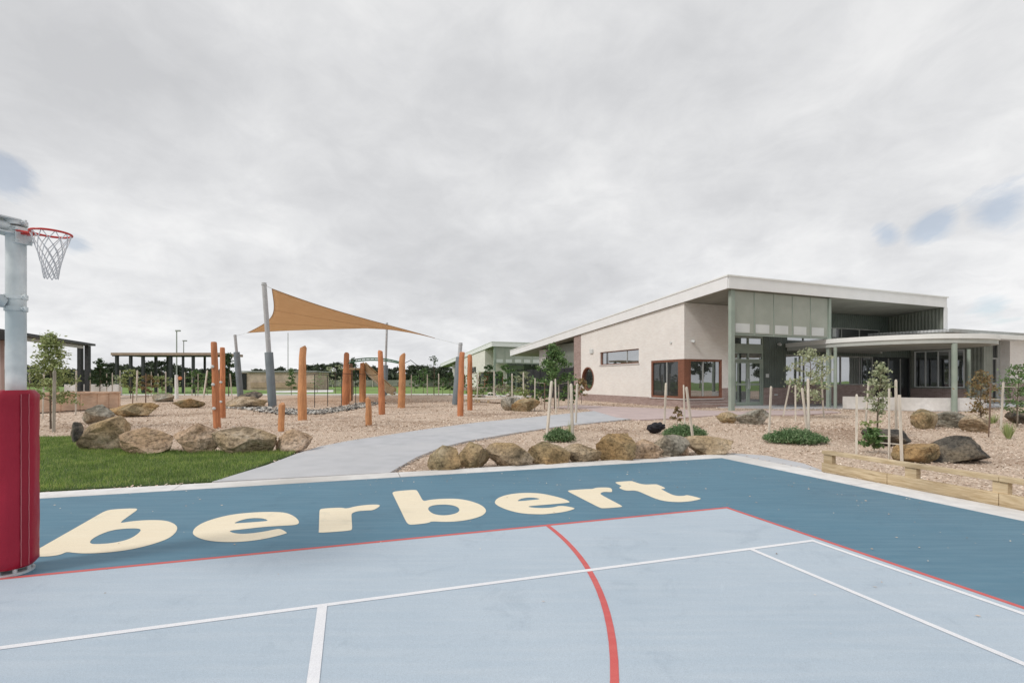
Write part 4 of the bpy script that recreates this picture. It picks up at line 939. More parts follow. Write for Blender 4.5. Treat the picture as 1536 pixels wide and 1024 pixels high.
# basketball arms toward the court
ar = V((.25, -.97, 0)).normalized(); 
def collar(z, h=.035):
    m = MB(); m.tube([pc + ZA * (z - h / 2), pc + ZA * (z + h / 2)], .071, 24)
    q = pc + ZA * z; m.box(q - dr * .085, (.05, .012, h), (dr, sd, ZA)); m.tube([q - dr * .09 - sd * .02, q - dr * .09 + sd * .02], .008, 6); build('collar', m, M_galv, tw, smooth=True)
for y in (349, 332, 444, 462): collar(H + (HY - y) / F * 3.87)
hA = H + (HY - 341) / F * 3.9; hB = H + (HY - 453) / F * 3.9
aw = V((-.35, -.94, 0)).normalized()
endp = pc + aw * 1.25
m = MB()
m.tube([pc + ZA * hA + aw * .05, endp + ZA * (hA + .06)], .038, 14); build('upper_arm', m, M_galv, tw, smooth=True)
m = MB(); m.tube([pc + ZA * (hB - .01) + aw * .07, endp + ZA * (hA - .08) + aw * -.03], .038, 14); build('brace_arm', m, M_galv, tw, smooth=True)
m = MB()
for z in (-.045, .045): m.box(pc + ZA * (hB + z) + aw * .10, (.11, .17, .010), (sd, aw, ZA)); m.box(pc + ZA * (hA + z * 1.25) + aw * .10, (.15, .20, .010), (V((-aw.y, aw.x, 0)), aw, ZA))
build('gusset_plate', m, M_galv, tw)
sb = V((-aw.y, aw.x, 0)); m = MB(); m.box(endp + ZA * (hA + .18) + aw * .03, (1.2, .03, .9), (sb, aw, ZA)); build('backboard', m, M_fascia2, tw, bevel=.02)
m = MB(); cc = endp + aw * .30 + ZA * (hA - .05); m.loop([cc + V((math.cos(a) * .225, math.sin(a) * .225, 0)) for a in [i * math.pi / 20 for i in range(40)]], .009, 8); m.bar(endp + aw * .04 + ZA * (hA - .05), cc - aw * .225, .08, .03); build('hoop', m, M_ring, tw, smooth=True)
# ================================================================== boulders
RK = [
 (104, 128, 632, 664, 'small dark boulder at the far left end of the lawn edge row', R_dark, 11, .9),
 (120, 200, 622, 674, 'largest tan grey boulder at the left end of the row along the lawn', R_tan, 12, .8),
 (181, 263, 640, 680, 'wedge shaped pale pinkish boulder, second large one along the lawn', R_pink, 13, .7),
 (262, 333, 634, 678, 'brown boulder with a peaked left shoulder in front of the tallest orange post', R_pink, 14, .6),
 (322, 412, 640, 679, 'wide tan faceted boulder in the lawn row between the orange post and the stump', R_tan, 15, .6),
 (411, 463, 643, 676, 'grey brown boulder ending the lawn row beside the concrete path', R_pink, 16, .8),
 (124, 172, 606, 634, 'grey rock poking up behind the largest lawn boulder', R_grey, 17, .9),
 (163, 231, 604, 624, 'dark brown flat rock behind the lawn boulders near the peach planter', R_moss, 18, .8),
 (225, 261, 590, 602, 'flat grey rock in the mulch nearest the far footpath on the left', R_grey, 19, .8),
 (264, 305, 597, 611, 'flat tan rock on the mulch left of the tallest orange post', R_moss, 20, .8),
 (354, 396, 586, 600, 'dark rock beside the foot of the low left shade pole', R_dark, 21, .8),
 (342, 398, 594, 611, 'tan and black rock at the left end of the pebble bed', R_tan, 22, .8),
 (642, 690, 667, 704, 'leftmost greyish boulder of the row along the back of the court', R_moss, 31, .8),
 (687, 732, 662, 699, 'rounded tan boulder, second in the court row', R_moss, 32, .8),
 (731, 797, 663, 698, 'wide pitted boulder, third in the court row', R_tan, 33, .7),
 (795, 851, 661, 695, 'blocky boulder in front of the green clump behind the court row', R_moss, 34, .75),
 (847, 899, 664, 692, 'low tan boulder between the blocky and the peaked boulder of the court row', R_tan, 35, .8),
 (897, 948, 650, 690, 'peaked brown boulder standing highest in the court row', R_moss, 36, .8),
 (943, 991, 657, 687, 'boulder right of the peaked one in the court row', R_pink, 37, .8),
 (979, 1031, 650, 682, 'grey brown boulder in front of the second green clump in the court row', R_grey, 38, .8),
 (1029, 1096, 653, 681, 'wide flat topped boulder at the right end of the court row', R_tan, 39, .6),
 (1021, 1033, 668, 681, 'tiny pale stone between the last two boulders of the court row', R_pink, 40, .8),
 (1076, 1108, 617, 633, 'small brown rock before the school entrance, left of a flatter pair', R_moss, 41, .8),
 (1106, 1152, 612, 635, 'grey rock in front of the school entrance doors', R_grey, 42, .8),
 (753, 781, 595, 614, 'small left rock of the pair by the path end near the timber deck', R_grey, 43, .8),
 (769, 808, 597, 616, 'larger right rock of the pair by the path end near the timber deck', R_moss, 44, .8),
 (1366, 1404, 613, 642, 'brown rock with a dark shaded front by the curved seat wall', R_moss, 51, .8),
 (1392, 1458, 616, 640, 'mottled grey rock in front of the thick canopy post', R_grey, 52, .7),
 (1444, 1496, 621, 647, 'smooth tan wedge of rock beside the brown leaved shrub', R_tan, 53, .8),
 (1294, 1368, 643, 667, 'dark rounded rock behind the staked sapling on the right', R_dark, 54, .7),
 (1334, 1404, 663, 692, 'flat grey rock just behind the timber rail', R_moss, 55, .7),
 (1394, 1479, 653, 692, 'large smooth dark boulder behind the timber rail', R_dark, 56, .7),
 (1508, 1560, 616, 634, 'dark flat rock at the right edge of the photograph', R_dark, 57, .7),
]
for i, (x0, x1, yt, yb, lb, mt, sd_, dp) in enumerate(RK):
    rock('boulder' if x1 - x0 > 40 else 'rock', x0, x1, yt, yb, lb, mt, sd_, 'landscape boulders', dp, cuts=14 if sd_ < 50 else 8, cat='boulder' if x1 - x0 > 40 else 'rock')
# ================================================================== timber rail on the right
rb = thing('timber_rail', 'long low treated pine edging rail on blocks along the right side of the court', 'timber rail', G(1240, 705))
def RP(t, z, off=0): return CP(EDGE + .60 + off, t, z)
a = toC(G(1240, 706))[1]
seg = [a, a + 1.05, a + 2.35, a + 3.9, a + 7, a + 10]
for i in range(5): build('base_board', MB().bar(RP(seg[i] + .003, .07), RP(seg[i + 1] - .003, .07), .075, .155), M_pine, rb, bevel=.006)
seg2 = [a, a + 2.35, a + 6, a + 10]
for i in range(3): build('top_rail', MB().bar(RP(seg2[i] + .002, .318, .03), RP(seg2[i + 1] - .002, .318, .03), .13, .058), M_pine, rb, bevel=.006)
for t in (.09, 1.35, 2.35, 3.6, 5.2, 7.0, 9):
    build('spacer_block', MB().box(RP(a + t, .143, .035), (.09, .15, .285), (CU, CV, ZA)), M_pine, rb, bevel=.004)
# ================================================================== plants near by
tree('sapling', 'leafy bright green sapling with stakes beside the red padded pole', 'tree', G(76, 643), 3.15, .68, .05, 3600, M_leaf_fresh, crown_z=.25, shape='cone', nb=36, spread=.075, trunk_r=.03, flat=.8)
tree('sapling', 'dense dark green young tree by the black screen fence and round window', 'tree', G(832, 613), 3.6, 1.2, .08, 3000, M_leaf_mid, crown_z=.25, shape='cone', nb=26, spread=.09, flat=.6)
tree('sapling', 'silvery leaved sapling among many stakes before the dark glazing', 'tree', G(1214, 626), 2.9, .95, .06, 1350, M_leaf_pale, crown_z=.2, nb=24, spread=.10)
tree('sapling', 'upright sapling with pale green leaves between stakes behind the timber rail', 'tree', G(1316, 655), 2.1, .28, .045, 1000, M_leaf_pale, crown_z=.3, shape='round', nb=22, spread=.07, lean=(.06, 0))
tree('shrub', 'brown and green leaved shrub in front of the side wing', 'shrub', G(1471, 632), 1.95, .42, .045, 1400, M_leaf_brown, crown_z=.12, nb=20, spread=.12)
tree('shrub', 'green feathery sapling at the right edge tied to horizontal rails', 'shrub', G(1526, 640), 2.1, .5, .045, 1000, M_leaf_mid, crown_z=.2, nb=20, spread=.11)
tree('low_bush', 'low yellow green bush at the foot of the staked sapling behind the timber rail', 'bush', G(1311, 676), .46, .26, .05, 620, M_leaf_mid, crown_z=.1, nb=10, spread=.2)
tree('weeds', 'straggly pale weeds around the trunk of the staked sapling', 'weeds', G(1305, 655), .45, .35, .045, 150, M_leaf_fresh, crown_z=.2, nb=8, spread=.16)
tree('weeds', 'dry twiggy seedling between two stakes above the black bag clump', 'weeds', G(1016, 645), .75, .18, .05, 160, M_leaf_brown, crown_z=.35, nb=8, spread=.1)
tree('shrub', 'reddish vine like shrub climbing beside the round window', 'shrub', G(872, 606), 1.7, .5, .10, 260, M_leaf_brown, crown_z=.3, nb=10, spread=.12)
def clump(x, y, w, h, label, n=1500):
    b = G(x, y); wd = w / F * b.y / 2; hh_ = h / F * b.y
    m = []; a = rng.uniform(0, 2 * math.pi, n); r = np.sqrt(rng.uniform(0, 1, n)); 
    cx_ = np.cos(a) * r * wd; cy_ = np.sin(a) * r * wd * .8; top = hh_ * (1 - r ** 2 * .75) * rng.uniform(.55, 1.1, n)
    base = np.stack([b.x + cx_ * .8, b.y + cy_ * .8, np.full(n, -.03)], 1); tip = np.stack([b.x + cx_ * 1.12, b.y + cy_ * 1.12, top], 1)
    s = np.stack([np.cos(a + 1.5), np.sin(a + 1.5), np.zeros(n)], 1) * .011
    stems = np.stack([base - s, base + s, tip + s * .3, tip - s * .3], 1).reshape(-1, 3)
    cen = np.repeat(tip, 3, 0) * 1.0; cen[:, 2] *= np.tile([1, .8, .55], n); cen += rng.normal(size=cen.shape) * .03
    lv = leaf_quads(cen, .034, .3, .35)
    o = quads('groundcover_clump', np.concatenate([stems, lv]), 4, M_cover, base=V((b.x, b.y, 0))); tag(o, label, 'groundcover', 'green groundcover clumps')
clump(839, 659, 40, 17, 'small loose green clump behind the blocky boulder of the court row', 700)
clump(1027, 653, 56, 17, 'green clump behind the boulders near the black bag', 1000)
clump(1192, 661, 80, 18, 'widest dark green clump on open mulch between the stakes on the right')
def grasstuft(x, y, h, w, label, n=60):
    b = G(x, y); hh_ = h / F * b.y; wd = w / F * b.y / 2; a = rng.uniform(0, 2 * math.pi, n); l = rng.uniform(.3, 1, n)
    base = np.stack([b.x + np.cos(a) * .04, b.y + np.sin(a) * .04, np.full(n, -.03)], 1); tip = np.stack([b.x + np.cos(a) * wd * l, b.y + np.sin(a) * wd * l, hh_ * rng.uniform(.6, 1.1, n)], 1)
    s = np.stack([np.sin(a), -np.cos(a), np.zeros(n)], 1) * .014
    tag(quads('grass_tuft', np.stack([base - s, base + s, tip], 1).reshape(-1, 3), 3, M_leaf_fresh, base=V((b.x, b.y, 0))), label, 'grass tuft')
grasstuft(1513, 656, 24, 26, 'bright strappy grass tuft near the right edge on the mulch', 80)
grasstuft(1489, 634, 16, 26, 'taller dull grass tuft behind the smooth tan wedge rock')
grasstuft(1302, 651, 12, 22, 'thin grass tuft beside the leaning stake of the sapling on the right')
grasstuft(853, 652, 22, 14, 'wispy flowering grass beside the small loose green clump', 20)
# stakes
def stake(xt, yt, xb, yb, wpx, label, mat=None, grp='timber tree stakes'):
    b = G(xb, yb); d = b.y; t = P(xt, yt, d - .1); w = wpx * .74 / F * d / wa(xb); m = MB(); b2_ = b.copy(); b2_.z = -.08
    m.bar(b2_, t - (t - b2_).normalized() * w * .8, w, w); k = len(m.v); ax = (t - b2_).normalized()
    for i in (4, 5, 6, 7): m.v[i] = tuple(V(m.v[i]))
    q = t - ax * w * .8; top = [V(m.v[i]) for i in (4, 5, 7, 6)]; tp = [q + (p - q) * .55 + ax * w * .8 for p in top]
    m.add(top + tp, [(0, 1, 5, 4), (1, 2, 6, 5), (2, 3, 7, 6), (3, 0, 4, 7), (4, 5, 6, 7)])
    o = build('tree_stake', m, mat or M_stake); return tag(o, label, 'stake', grp)
def guard(label, stakes, ties, cat='tree guard'):
    b0 = G(stakes[0][2], stakes[0][3]); T = thing('staked_tree_guard', label, cat, b0)
    for s in stakes:
        b = G(s[2], s[3]); t = P(s[0], s[1], b.y); w = s[4] * .8 / F * b.y / wa(s[2]); b.z = -.08; build('stake', MB().bar(b, t, w), s[5] if len(s) > 5 else M_stake, T)
    for (xa, ya, da, xb, yb, db, w) in ties: build('tie', MB().bar(P(xa, ya, da), P(xb, yb, db), w, .02), M_stake, T)
stake(827.5, 571, 820.5, 650, 4.6, 'tall pale stake left of the small loose green clump')
stake(856.5, 575, 859, 657, 5, 'tall pale stake right of the small loose green clump')
stake(866, 575, 863.5, 634, 3.4, 'thinner stake leaning right, just beside the round window')
stake(833, 568, 834, 619, 2.6, 'thin middle stake in front of the dark green young tree')
guard('two thin stakes joined by a tie left of the dark green young tree', [(802.5, 567, 802, 615, 2), (817, 574, 817, 613, 1.8, M_stakeD)], [(802.5, 573, 26, 817, 575, 26, .07)])
guard('stakes joined by a tie right of the dark green young tree', [(838, 572, 838, 612, 2), (852.4, 569.5, 852.4, 613, 2.4)], [(838, 576, 26, 852.4, 574, 26, .07)])
stake(999, 574, 996.5, 634, 3.2, 'leftmost white stake in front of the rust framed window')
stake(1025.4, 577, 1027.5, 648, 2.6, 'thin upright stake before the rust corner post')
stake(1029.6, 580, 1039.8, 657, 4, 'white stake tilting left in front of the rust framed window')
stake(1156.7, 579, 1153.3, 652, 3.6, 'lone upright stake left of the widest green clump')
stake(1185.8, 570, 1174.5, 623, 3, 'stake leaning right before the brown brick beside the doors')
stake(1193, 577, 1193.3, 631, 3.4, 'upright stake in the middle of the cluster around the silvery sapling')
stake(1203, 581.5, 1211, 645, 4, 'stake leaning left in the cluster around the silvery sapling')
stake(1211.9, 567.5, 1213.3, 656, 5, 'thickest tallest white stake standing in the widest green clump')
stake(1232, 569, 1236, 625, 2.8, 'slender stake right of the silvery sapling near the tall sage post')
stake(1285, 591, 1284.5, 682, 5, 'short white stake left of the sapling behind the timber rail')
stake(1303, 571.5, 1297.3, 646, 3.2, 'stake leaning right behind the pale leaved sapling')
stake(1343.8, 569, 1344.5, 650, 5.6, 'tallest square stake right of the pale leaved sapling')
guard('pair of pale stakes with two horizontal slats beside the dark rocks', [(1333.7, 582, 1333.7, 686, 3.2, M_stake), (1349, 592, 1353, 692, 4.6)], [(1315, 653.5, 10.5, 1334, 653.5, 9.9, .045), (1315, 663, 10.6, 1352, 666.5, 9.3, .045)])
guard('weathered stakes with horizontal rails around the shrub at the right edge', [(1486, 575, 1484, 640, 2.6, M_stakeD), (1505, 573, 1501, 643, 3.2), (1526, 576, 1526, 640, 2.6)], [(1482, 598.6, 16.5, 1530, 599, 16, .05), (1504, 580, 16, 1530, 580, 16, .05)])
stake(1484, 628, 1482.8, 653, 2.8, 'short dark broken stake in front of the smooth tan wedge rock', M_stakeD)
stake(1546, 690, 1534.5, 716, 3, 'short reddish garden stake behind the timber rail at the right edge', M_stakeD)
stake(82, 555, 80.5, 646, 6.5, 'thick stake directly in front of the bright green sapling', wood('grey_stake', (.34, .31, .26), (.48, .45, .39), (14, 14, 1.5), .85))
stake(66, 558, 64, 626, 3, 'thin stake on the left side of the bright green sapling')
stake(114.5, 555, 113.5, 620, 3, 'thin stake in front of the peach coloured planter box')
stake(44.4, 552, 44.4, 600, 2.6, 'stake close beside the galvanised pole')
for x, y0, y1, w, lb in ((135.5, 559, 596, 2.4, 'left small stake before the long pale bench wall'), (168.5, 559, 596, 2.4, 'small stake at the right end of the long pale bench wall'), (180, 555, 594, 2.4, 'small stake just beyond the right end of the long pale bench wall'), (206, 555, 600, 3, 'stake leaning right among the orange leaved saplings'), (227, 557, 594, 1.8, 'slim distant stake under the shelter, left of the marker post'), (248.5, 557, 593, 3, 'pale wide stake under the shelter, left of the marker post'), (277, 558, 592, 1.8, 'slim distant stake right of the marker post'), (288, 556, 592, 2.2, 'distant stake under the right end of the shelter')):
    stake(x, y0, x - (1.5 if x == 206 else 0), y1, w, lb)
for x, y0, y1, w, lb in ((617, 562, 596, 2, 'slim stake on the grass right of the rope loop'), (641, 561, 594, 2, 'slim stake on the grass midway to the leaning padded pole'), (658, 560, 593, 2.2, 'slim pale stake left of the open dark sapling'), (716, 560, 600, 2.6, 'pale stake before the white wall of the far building'), (741, 556, 600, 2.8, 'tall pale stake before the far building windows'), (768, 560, 602, 2.8, 'pale stake left of the black fence end'), (785, 558, 603, 2.6, 'pale stake right at the black fence end'), (160, 560, 594, 2, 'faint stake above the middle of the bench wall'), (237, 560, 592, 2, 'faint stake left of the pale wide stake'), (297, 560, 594, 2, 'faint stake near the shelter right end')):
    stake(x, y0, x, y1, w, lb)
stake(219, 560, 218.5, 607, 2.4, 'dark reddish bare stake on the mulch left of the leftmost orange post', M_stakeD)
stake(199.5, 588, 199, 604, 2, 'short dark stick on the mulch beside the peach planter', M_stakeD)
stake(311, 555, 305, 596, 2.6, 'pale stake leaning right behind the leftmost orange post')
stake(345, 560, 349, 604, 2.4, 'pale stake between orange posts and the low left shade pole')
for i, (x, y, w, lb) in enumerate(((722, 596, 10, 'pale stone left of the low shrubs behind the boardwalk'), (738, 593, 12, 'pale stone in the middle of the bed behind the boardwalk'), (750, 597, 9, 'smaller pale stone near the right of the boardwalk'), (765, 594, 12, 'whitish stone beside the black fence end'), (778, 600, 9, 'small whitish stone behind the rock pair'))):
    rock('rock', x - w / 2, x + w / 2, y - w * .55, y, lb, R_pale, 70 + i, 'pale garden stones', .8, cuts=8, cat='rock')
# black bag
bm = bmesh.new(); bmesh.ops.create_icosphere(bm, subdivisions=4, radius=1); b = G(984, 648)
for v_ in bm.verts:
    p = v_.co.copy(); p *= 1 + .25 * noise.noise(p * 2.2) + .1 * noise.noise(p * 6)
    v_.co = V((b.x + p.x * .25 + .0, b.y + p.y * .16, .12 + p.z * .15 + .05 * max(0, p.x)))
me = bpy.data.meshes.new('rubbish_bag'); bm.to_mesh(me); bm.free(); finish(me, M_bag, True); tag(link('rubbish_bag', me, None, V((b.x, b.y, 0))), 'crumpled black bag lying on the mulch behind the court boulders', 'bag')
# peach planter
pl = thing('planter_box', 'peach coloured timber planter box behind the lawn boulders', 'planter', G(130, 615))
a, b = G(58, 618.5), G(178, 611); ph = H + (HY - 587) / F * b.y; dn = (b - a).normalized(); pn = V((-dn.y, dn.x, 0)); L_ = (b - a).length
m = MB(); m.box((a + b) / 2 + ZA * ph / 2, (L_, .05, ph), (dn, pn, ZA)); m.box((a + b) / 2 + pn * 2.0 + ZA * ph / 2, (L_, .05, ph), (dn, pn, ZA)); m.box(b + pn * 1 + ZA * ph / 2 - dn * .03, (.05, 1.94, ph), (dn, pn, ZA)); m.box(a + pn * 1 + ZA * ph / 2 + dn * .03, (.05, 1.94, ph), (dn, pn, ZA)); build('board_wall', m, M_ply, pl)
m = MB(); m.box((a + b) / 2 - pn * .05 + ZA * (ph - .04), (L_ + .1, .12, .09), (dn, pn, ZA)); m.box((a + b) / 2 + pn * 2.05 + ZA * (ph - .04), (L_ + .1, .12, .09), (dn, pn, ZA)); build('top_rail', m, M_ply, pl, bevel=.01)
for f in (.0, .25, .48, .7, .86, 1): build('upright', MB().box(a + dn * L_ * f - pn * .045 + ZA * (ph / 2 - .05), (.10, .04, ph - .1), (dn, pn, ZA)), M_ply, pl)
m = MB(); m.box((a + b) / 2 + pn * 1 + ZA * (ph - .18), (L_ - .1, 1.9, .05), (dn, pn, ZA)); build('soil', m, M_mulch, pl)
# long pale bench wall
a, b = P(86, 584, 50), P(192, 584, 52); m = MB(); m.box(V(((a.x + b.x) / 2, 51, .55)), (b.x - a.x, .5, 1.1)); tag(build('bench_wall', m, M_curb, bevel=.02), 'long pale concrete bench wall beyond the planter on the left', 'bench wall')
# timber deck bench right of the posts
dk = thing('timber_deck', 'narrow raised timber boardwalk leading right from the two orange posts', 'deck', G(725, 603))
a, b = P(698, 597.5, 36), P(756, 597.5, 33.5); m = MB(); m.bar(a, b, 1.3, .10, up=ZA); 
m = MB(); m.box((a + b) / 2, ((b - a).length, 1.0, .09), ((b - a).normalized(), V((.1, 1, 0)).normalized(), ZA)); build('deck_boards', m, M_stake, dk)
for f in (.05, .3, .38, .62, .95): p = a.lerp(b, f) - V((0, .4, 0)); build('leg', MB().bar(V((p.x, p.y, -.1)), V((p.x, p.y, a.z - .05)), .16), M_pine, dk)
# marker post with orange cap
p = G(265, 598); t = thing('marker_post', 'small pale marker post with an orange disc at the edge of the far footpath', 'marker post', p)
m = MB(); m.tube([p, P(264.5, 562, p.y)], [.14, .12], 12); build('shaft', m, M_fascia2, t, smooth=True); q = P(270, 567, p.y - .2); m = MB(); m.tube([q - V((0, .05, 0)), q + V((0, .05, 0))], .15, 16); build('disc', m, M_orange, t, smooth=True)
# ================================================================== background structures
def frame_roof(name, label, A_, B_, depth, zr_, th_, posts, pw_, mr, mp, z0=-.1):
    T = thing(name, label, 'shelter', V(((A_.x + B_.x) / 2, (A_.y + B_.y) / 2, 0)))
    d_ = V((B_.x - A_.x, B_.y - A_.y, 0)); L_ = d_.length; d_.normalize(); n_ = V((-d_.y, d_.x, 0)); c_ = V(((A_.x + B_.x) / 2, (A_.y + B_.y) / 2, zr_ + th_ / 2)) + n_ * depth / 2
    build('roof', MB().box(c_, (L_, depth, th_), (d_, n_, ZA)), mr, T); m = MB(); m.box(c_ - n_ * (depth / 2 - .3) - ZA * (th_ * .5 + .062), (L_, .2, .12), (d_, n_, ZA)); build('beam', m, mp, T)
    for f, w in posts:
        q = V((A_.x, A_.y, 0)) + d_ * L_ * f + n_ * .3
        for k in (0, 1): qq = q + n_ * (depth - .6) * k; build('column', MB().bar(V((qq.x, qq.y, z0)), V((qq.x, qq.y, zr_ - .01)), w), mp, T)
M_tan = noisy('tan_roof_edge', (.30, .22, .17), (.36, .27, .21), 2, .7)
a, b = P(166, 529, 62), P(332, 530, 62); frame_roof('open_shelter', 'long open shelter with thin tan roof edge behind the leftmost orange posts', a, b, 5, a.z - .3, .32, [(.04, .30), (.165, .28), (.28, .24), (.53, .26), (.64, .22), (.73, .24)], .3, M_tan, M_char)
a, b = P(-60, 489, 31), P(128, 517, 47.5); zz_ = 5.0
T = thing('covered_walkway', 'dark steel covered walkway with twin posts behind the red padded pole', 'shelter', V((b.x, b.y, 0)))
d_ = (b - a).normalized(); build('roof', MB().bar(a, b, 1.6, .20, up=ZA), M_char, T); 
m = MB(); m.bar(a - ZA * .26, b - ZA * .26 - d_ * .6, .15, .26, up=ZA); build('beam', m, M_frost, T)
for dx in (-.45, .25): build('column', MB().bar(V((b.x + dx - .2, b.y + .2, -.1)), V((b.x + dx - .2, b.y + .2, b.z - .1)), .34), M_char, T)
for f in (.05,): q = a.lerp(b, f); build('column', MB().bar(V((q.x, q.y, -.1)), V((q.x, q.y, q.z - .1)), .3), M_char, T)
T = thing('brick_block', 'brown brick building corner with dark eave at the left edge behind the pole', 'building', V((-28, 30, 0)))
bp_ = [P(7, 570, 31), P(4, 570, 37), P(-260, 570, 37), P(-260, 570, 31)]
build('wall', MB().slab([(p.x, p.y) for p in bp_], [], V((0, 0, -.1)), V((1, 0, 0)), V((0, 1, 0)), ZA * 4.1), M_brickR, T)
bp_ = [P(12, 570, 30.2), P(6, 570, 38), P(-270, 570, 38), P(-270, 570, 30.2)]
build('roof', MB().slab([(p.x, p.y) for p in bp_], [], V((0, 0, 4.004)), V((1, 0, 0)), V((0, 1, 0)), ZA * .5), M_black, T)
# far pinkish timber store building and walls
T = thing('timber_store', 'low pinkish timber clad building with a dark doorway beyond the field', 'building', P(440, 592, 82)); d_ = 82
a, b = P(361, 556, d_), P(473, 559, d_); w_ = b.x - a.x
m = MB(); m.box(V(((a.x + b.x) / 2, d_ + 3, a.z / 2 - .2)), (w_, 6, a.z - .1)); build('wall', m, wood('pink_cladding', (.46, .35, .28), (.56, .45, .37), (4, 4, .6), .85), T)
m = MB(); m.box(V(((a.x + b.x) / 2, d_ + 3, a.z - .1)), (w_ + .6, 6.6, .18)); build('roof', m, M_alu, T)
q0, q1 = P(361, 560, d_), P(370, 560, d_); m = MB(); m.box(V(((q0.x + q1.x) / 2, d_ - .05, q0.z / 2)), (q1.x - q0.x, .08, q0.z)); build('doorway', m, M_black, T)
m = MB(); q = P(375, 563, d_); m.box(V(((q.x + b.x) / 2, d_ - .06, (q.z + .0) / 2 - .45)), (b.x - q.x - .3, .08, .9)); build('lower_boards', m, wood('tan_boards', (.38, .27, .19), (.48, .36, .26), (4, 4, .6), .85), T)
T = thing('boundary_fence', 'long pale boundary fence across the far side of the playing field', 'fence', V((0, 118, 0)))
for i in range(34):
    x = -62 + i * 3.2; build('post', MB().box(V((x, 118, .9)), (.12, .12, 2.1)), M_stake, T)
m = MB(); m.box(V((-9.2, 118.1, .85)), (105, .05, 1.5)); build('panel', m, noisy('fence_grey', (.20, .21, .18), (.30, .30, .26), .8, .9), T)
# light masts
for x, yt, d, lb, r in ((265, 496, 110, 'tallest far light mast above the shelter roof', .16), (275.5, 511, 130, 'second shorter light mast right of the tallest one over the shelter', .15), (432, 499, 120, 'hairline thin light mast between the shade pole and the thick orange post', .11)):
    p = P(x, yt, d); T = thing('light_mast', lb, 'light mast', V((p.x, d, 0)), 'distant light masts'); m = MB(); m.tube([V((p.x, d, -.1)), p], [r, r * .7], 8); build('mast', m, M_alu, T, smooth=True)
    if x < 400: m = MB(); m.box(p + V((.3, 0, 0)), (1.0, .4, .3)); build('lamp_head', m, M_alu, T)
# ================================================================== middle-distance plants
mid = [(150, 596, 3.6, .8, M_leaf_dark, 'dark young tree with bare tip between walkway posts and shelter', 'cone'), (196, 598, 2.5, .85, M_leaf_fresh, 'yellow green sapling under the left half of the shelter', 'round'), (222, 597, 2.0, .7, M_leaf_brown, 'orange leaved sapling next to the leaning stake', 'round'), (293, 594, 2.6, .8, M_leaf_mid, 'green bush like sapling behind the shelter right end', 'round'), (343, 594, 4.3, .8, M_leaf_dark, 'narrow dark tree between orange posts and low shade pole', 'cone'),
 (437, 592, 2.9, .6, M_leaf_mid, 'narrow conical young conifer on the grass past the tall shade pole', 'cone'), (503, 590, 3.4, 1.9, M_leaf_pale, 'thin grey weeping tree behind the climbing ropes', 'round'), (530, 592, 4.0, .8, M_leaf_dark, 'slim dark tree behind the ladder end post', 'cone'), (651, 592, 4.2, .9, M_leaf_dark, 'open dark sapling on the grass right of the slide', 'round'), (622, 588, 2.2, .8, M_leaf_mid, 'small bush on the grass behind the rope loop', 'round'), (664, 592, 1.8, .9, M_leaf_mid, 'low bushy plant left of the leaning padded pole', 'round'),
 (718, 592, 2.6, .8, M_leaf_pale, 'thin sapling in front of the far building white wall', 'round'), (733, 588, 3.6, 1.1, M_leaf_dark, 'dark green sapling before the far building window', 'round'), (757, 590, 3.4, 1.2, M_leaf_mid, 'bushy sapling beside the black screen fence', 'round'), (786, 595, 2.4, 1.0, M_leaf_pale, 'pale scrubby plants against the left end of the black fence', 'round'), (742, 594, 1.0, 1.2, M_leaf_pale, 'low white flowering shrub behind the boardwalk', 'round'), (775, 596, .9, 1.1, M_leaf_fresh, 'low yellowish shrub behind the rock pair', 'round'), (713, 598, .7, .9, M_leaf_fresh, 'low green tuft under the boardwalk', 'round'),
 (176, 590, 2.2, .7, M_leaf_pale, 'pale thin sapling right behind the end of the bench wall', 'round'), (243, 593, 2.0, .8, M_leaf_fresh, 'yellow green bushy sapling behind the pale wide stake', 'round'), (262, 589, 1.9, .8, M_leaf_pale, 'thin pale sapling just behind the marker post', 'round'), (311, 592, 2.4, .7, M_leaf_mid, 'sapling between the shelter end and the leftmost orange post', 'round'),
 (476, 589, 2.2, 1.0, M_leaf_pale, 'thin grey green bush left of the weeping tree on the grass', 'round'), (635, 590, 3.0, 1.0, M_leaf_mid, 'slender sapling midway between slide and leaning padded pole', 'round'), (675, 593, 2.4, .8, M_leaf_dark, 'dark sapling touching the leaning padded pole on its left', 'round'),
 (700, 590, 2.2, 1.0, M_leaf_mid, 'small sapling right behind the shorter orange post of the pair', 'round'), (728, 596, 1.1, 1.3, M_leaf_mid, 'rounded low shrub behind the left part of the boardwalk', 'round'), (760, 597, 1.0, 1.1, M_leaf_pale, 'whitish low shrub just behind the rock pair', 'round'), (795, 604, .8, 1.0, M_leaf_fresh, 'grassy green shrub at the foot of the black fence', 'round'), (812, 606, .9, .9, M_leaf_mid, 'green shrub between the black fence and the staked young tree', 'round'), (852, 608, .9, .8, M_leaf_mid, 'green shrub at the brown brick wall end', 'round')]
for x, y, h_, c_, mt, lb, sh in mid:
    tree('young_tree' if h_ > 1.5 else 'shrub', lb, 'tree' if h_ > 1.5 else 'shrub', G(x, y), h_, c_, .11 if h_ > 3 else .085, int(560 + 420 * c_ * (3 if 'narrow dark' in lb else 1)) if 'thin' not in lb and 'open' not in lb else 260, mt, shape=sh, nb=14, spread=.085, crown_z=.22 if h_ > 1.5 else .1)
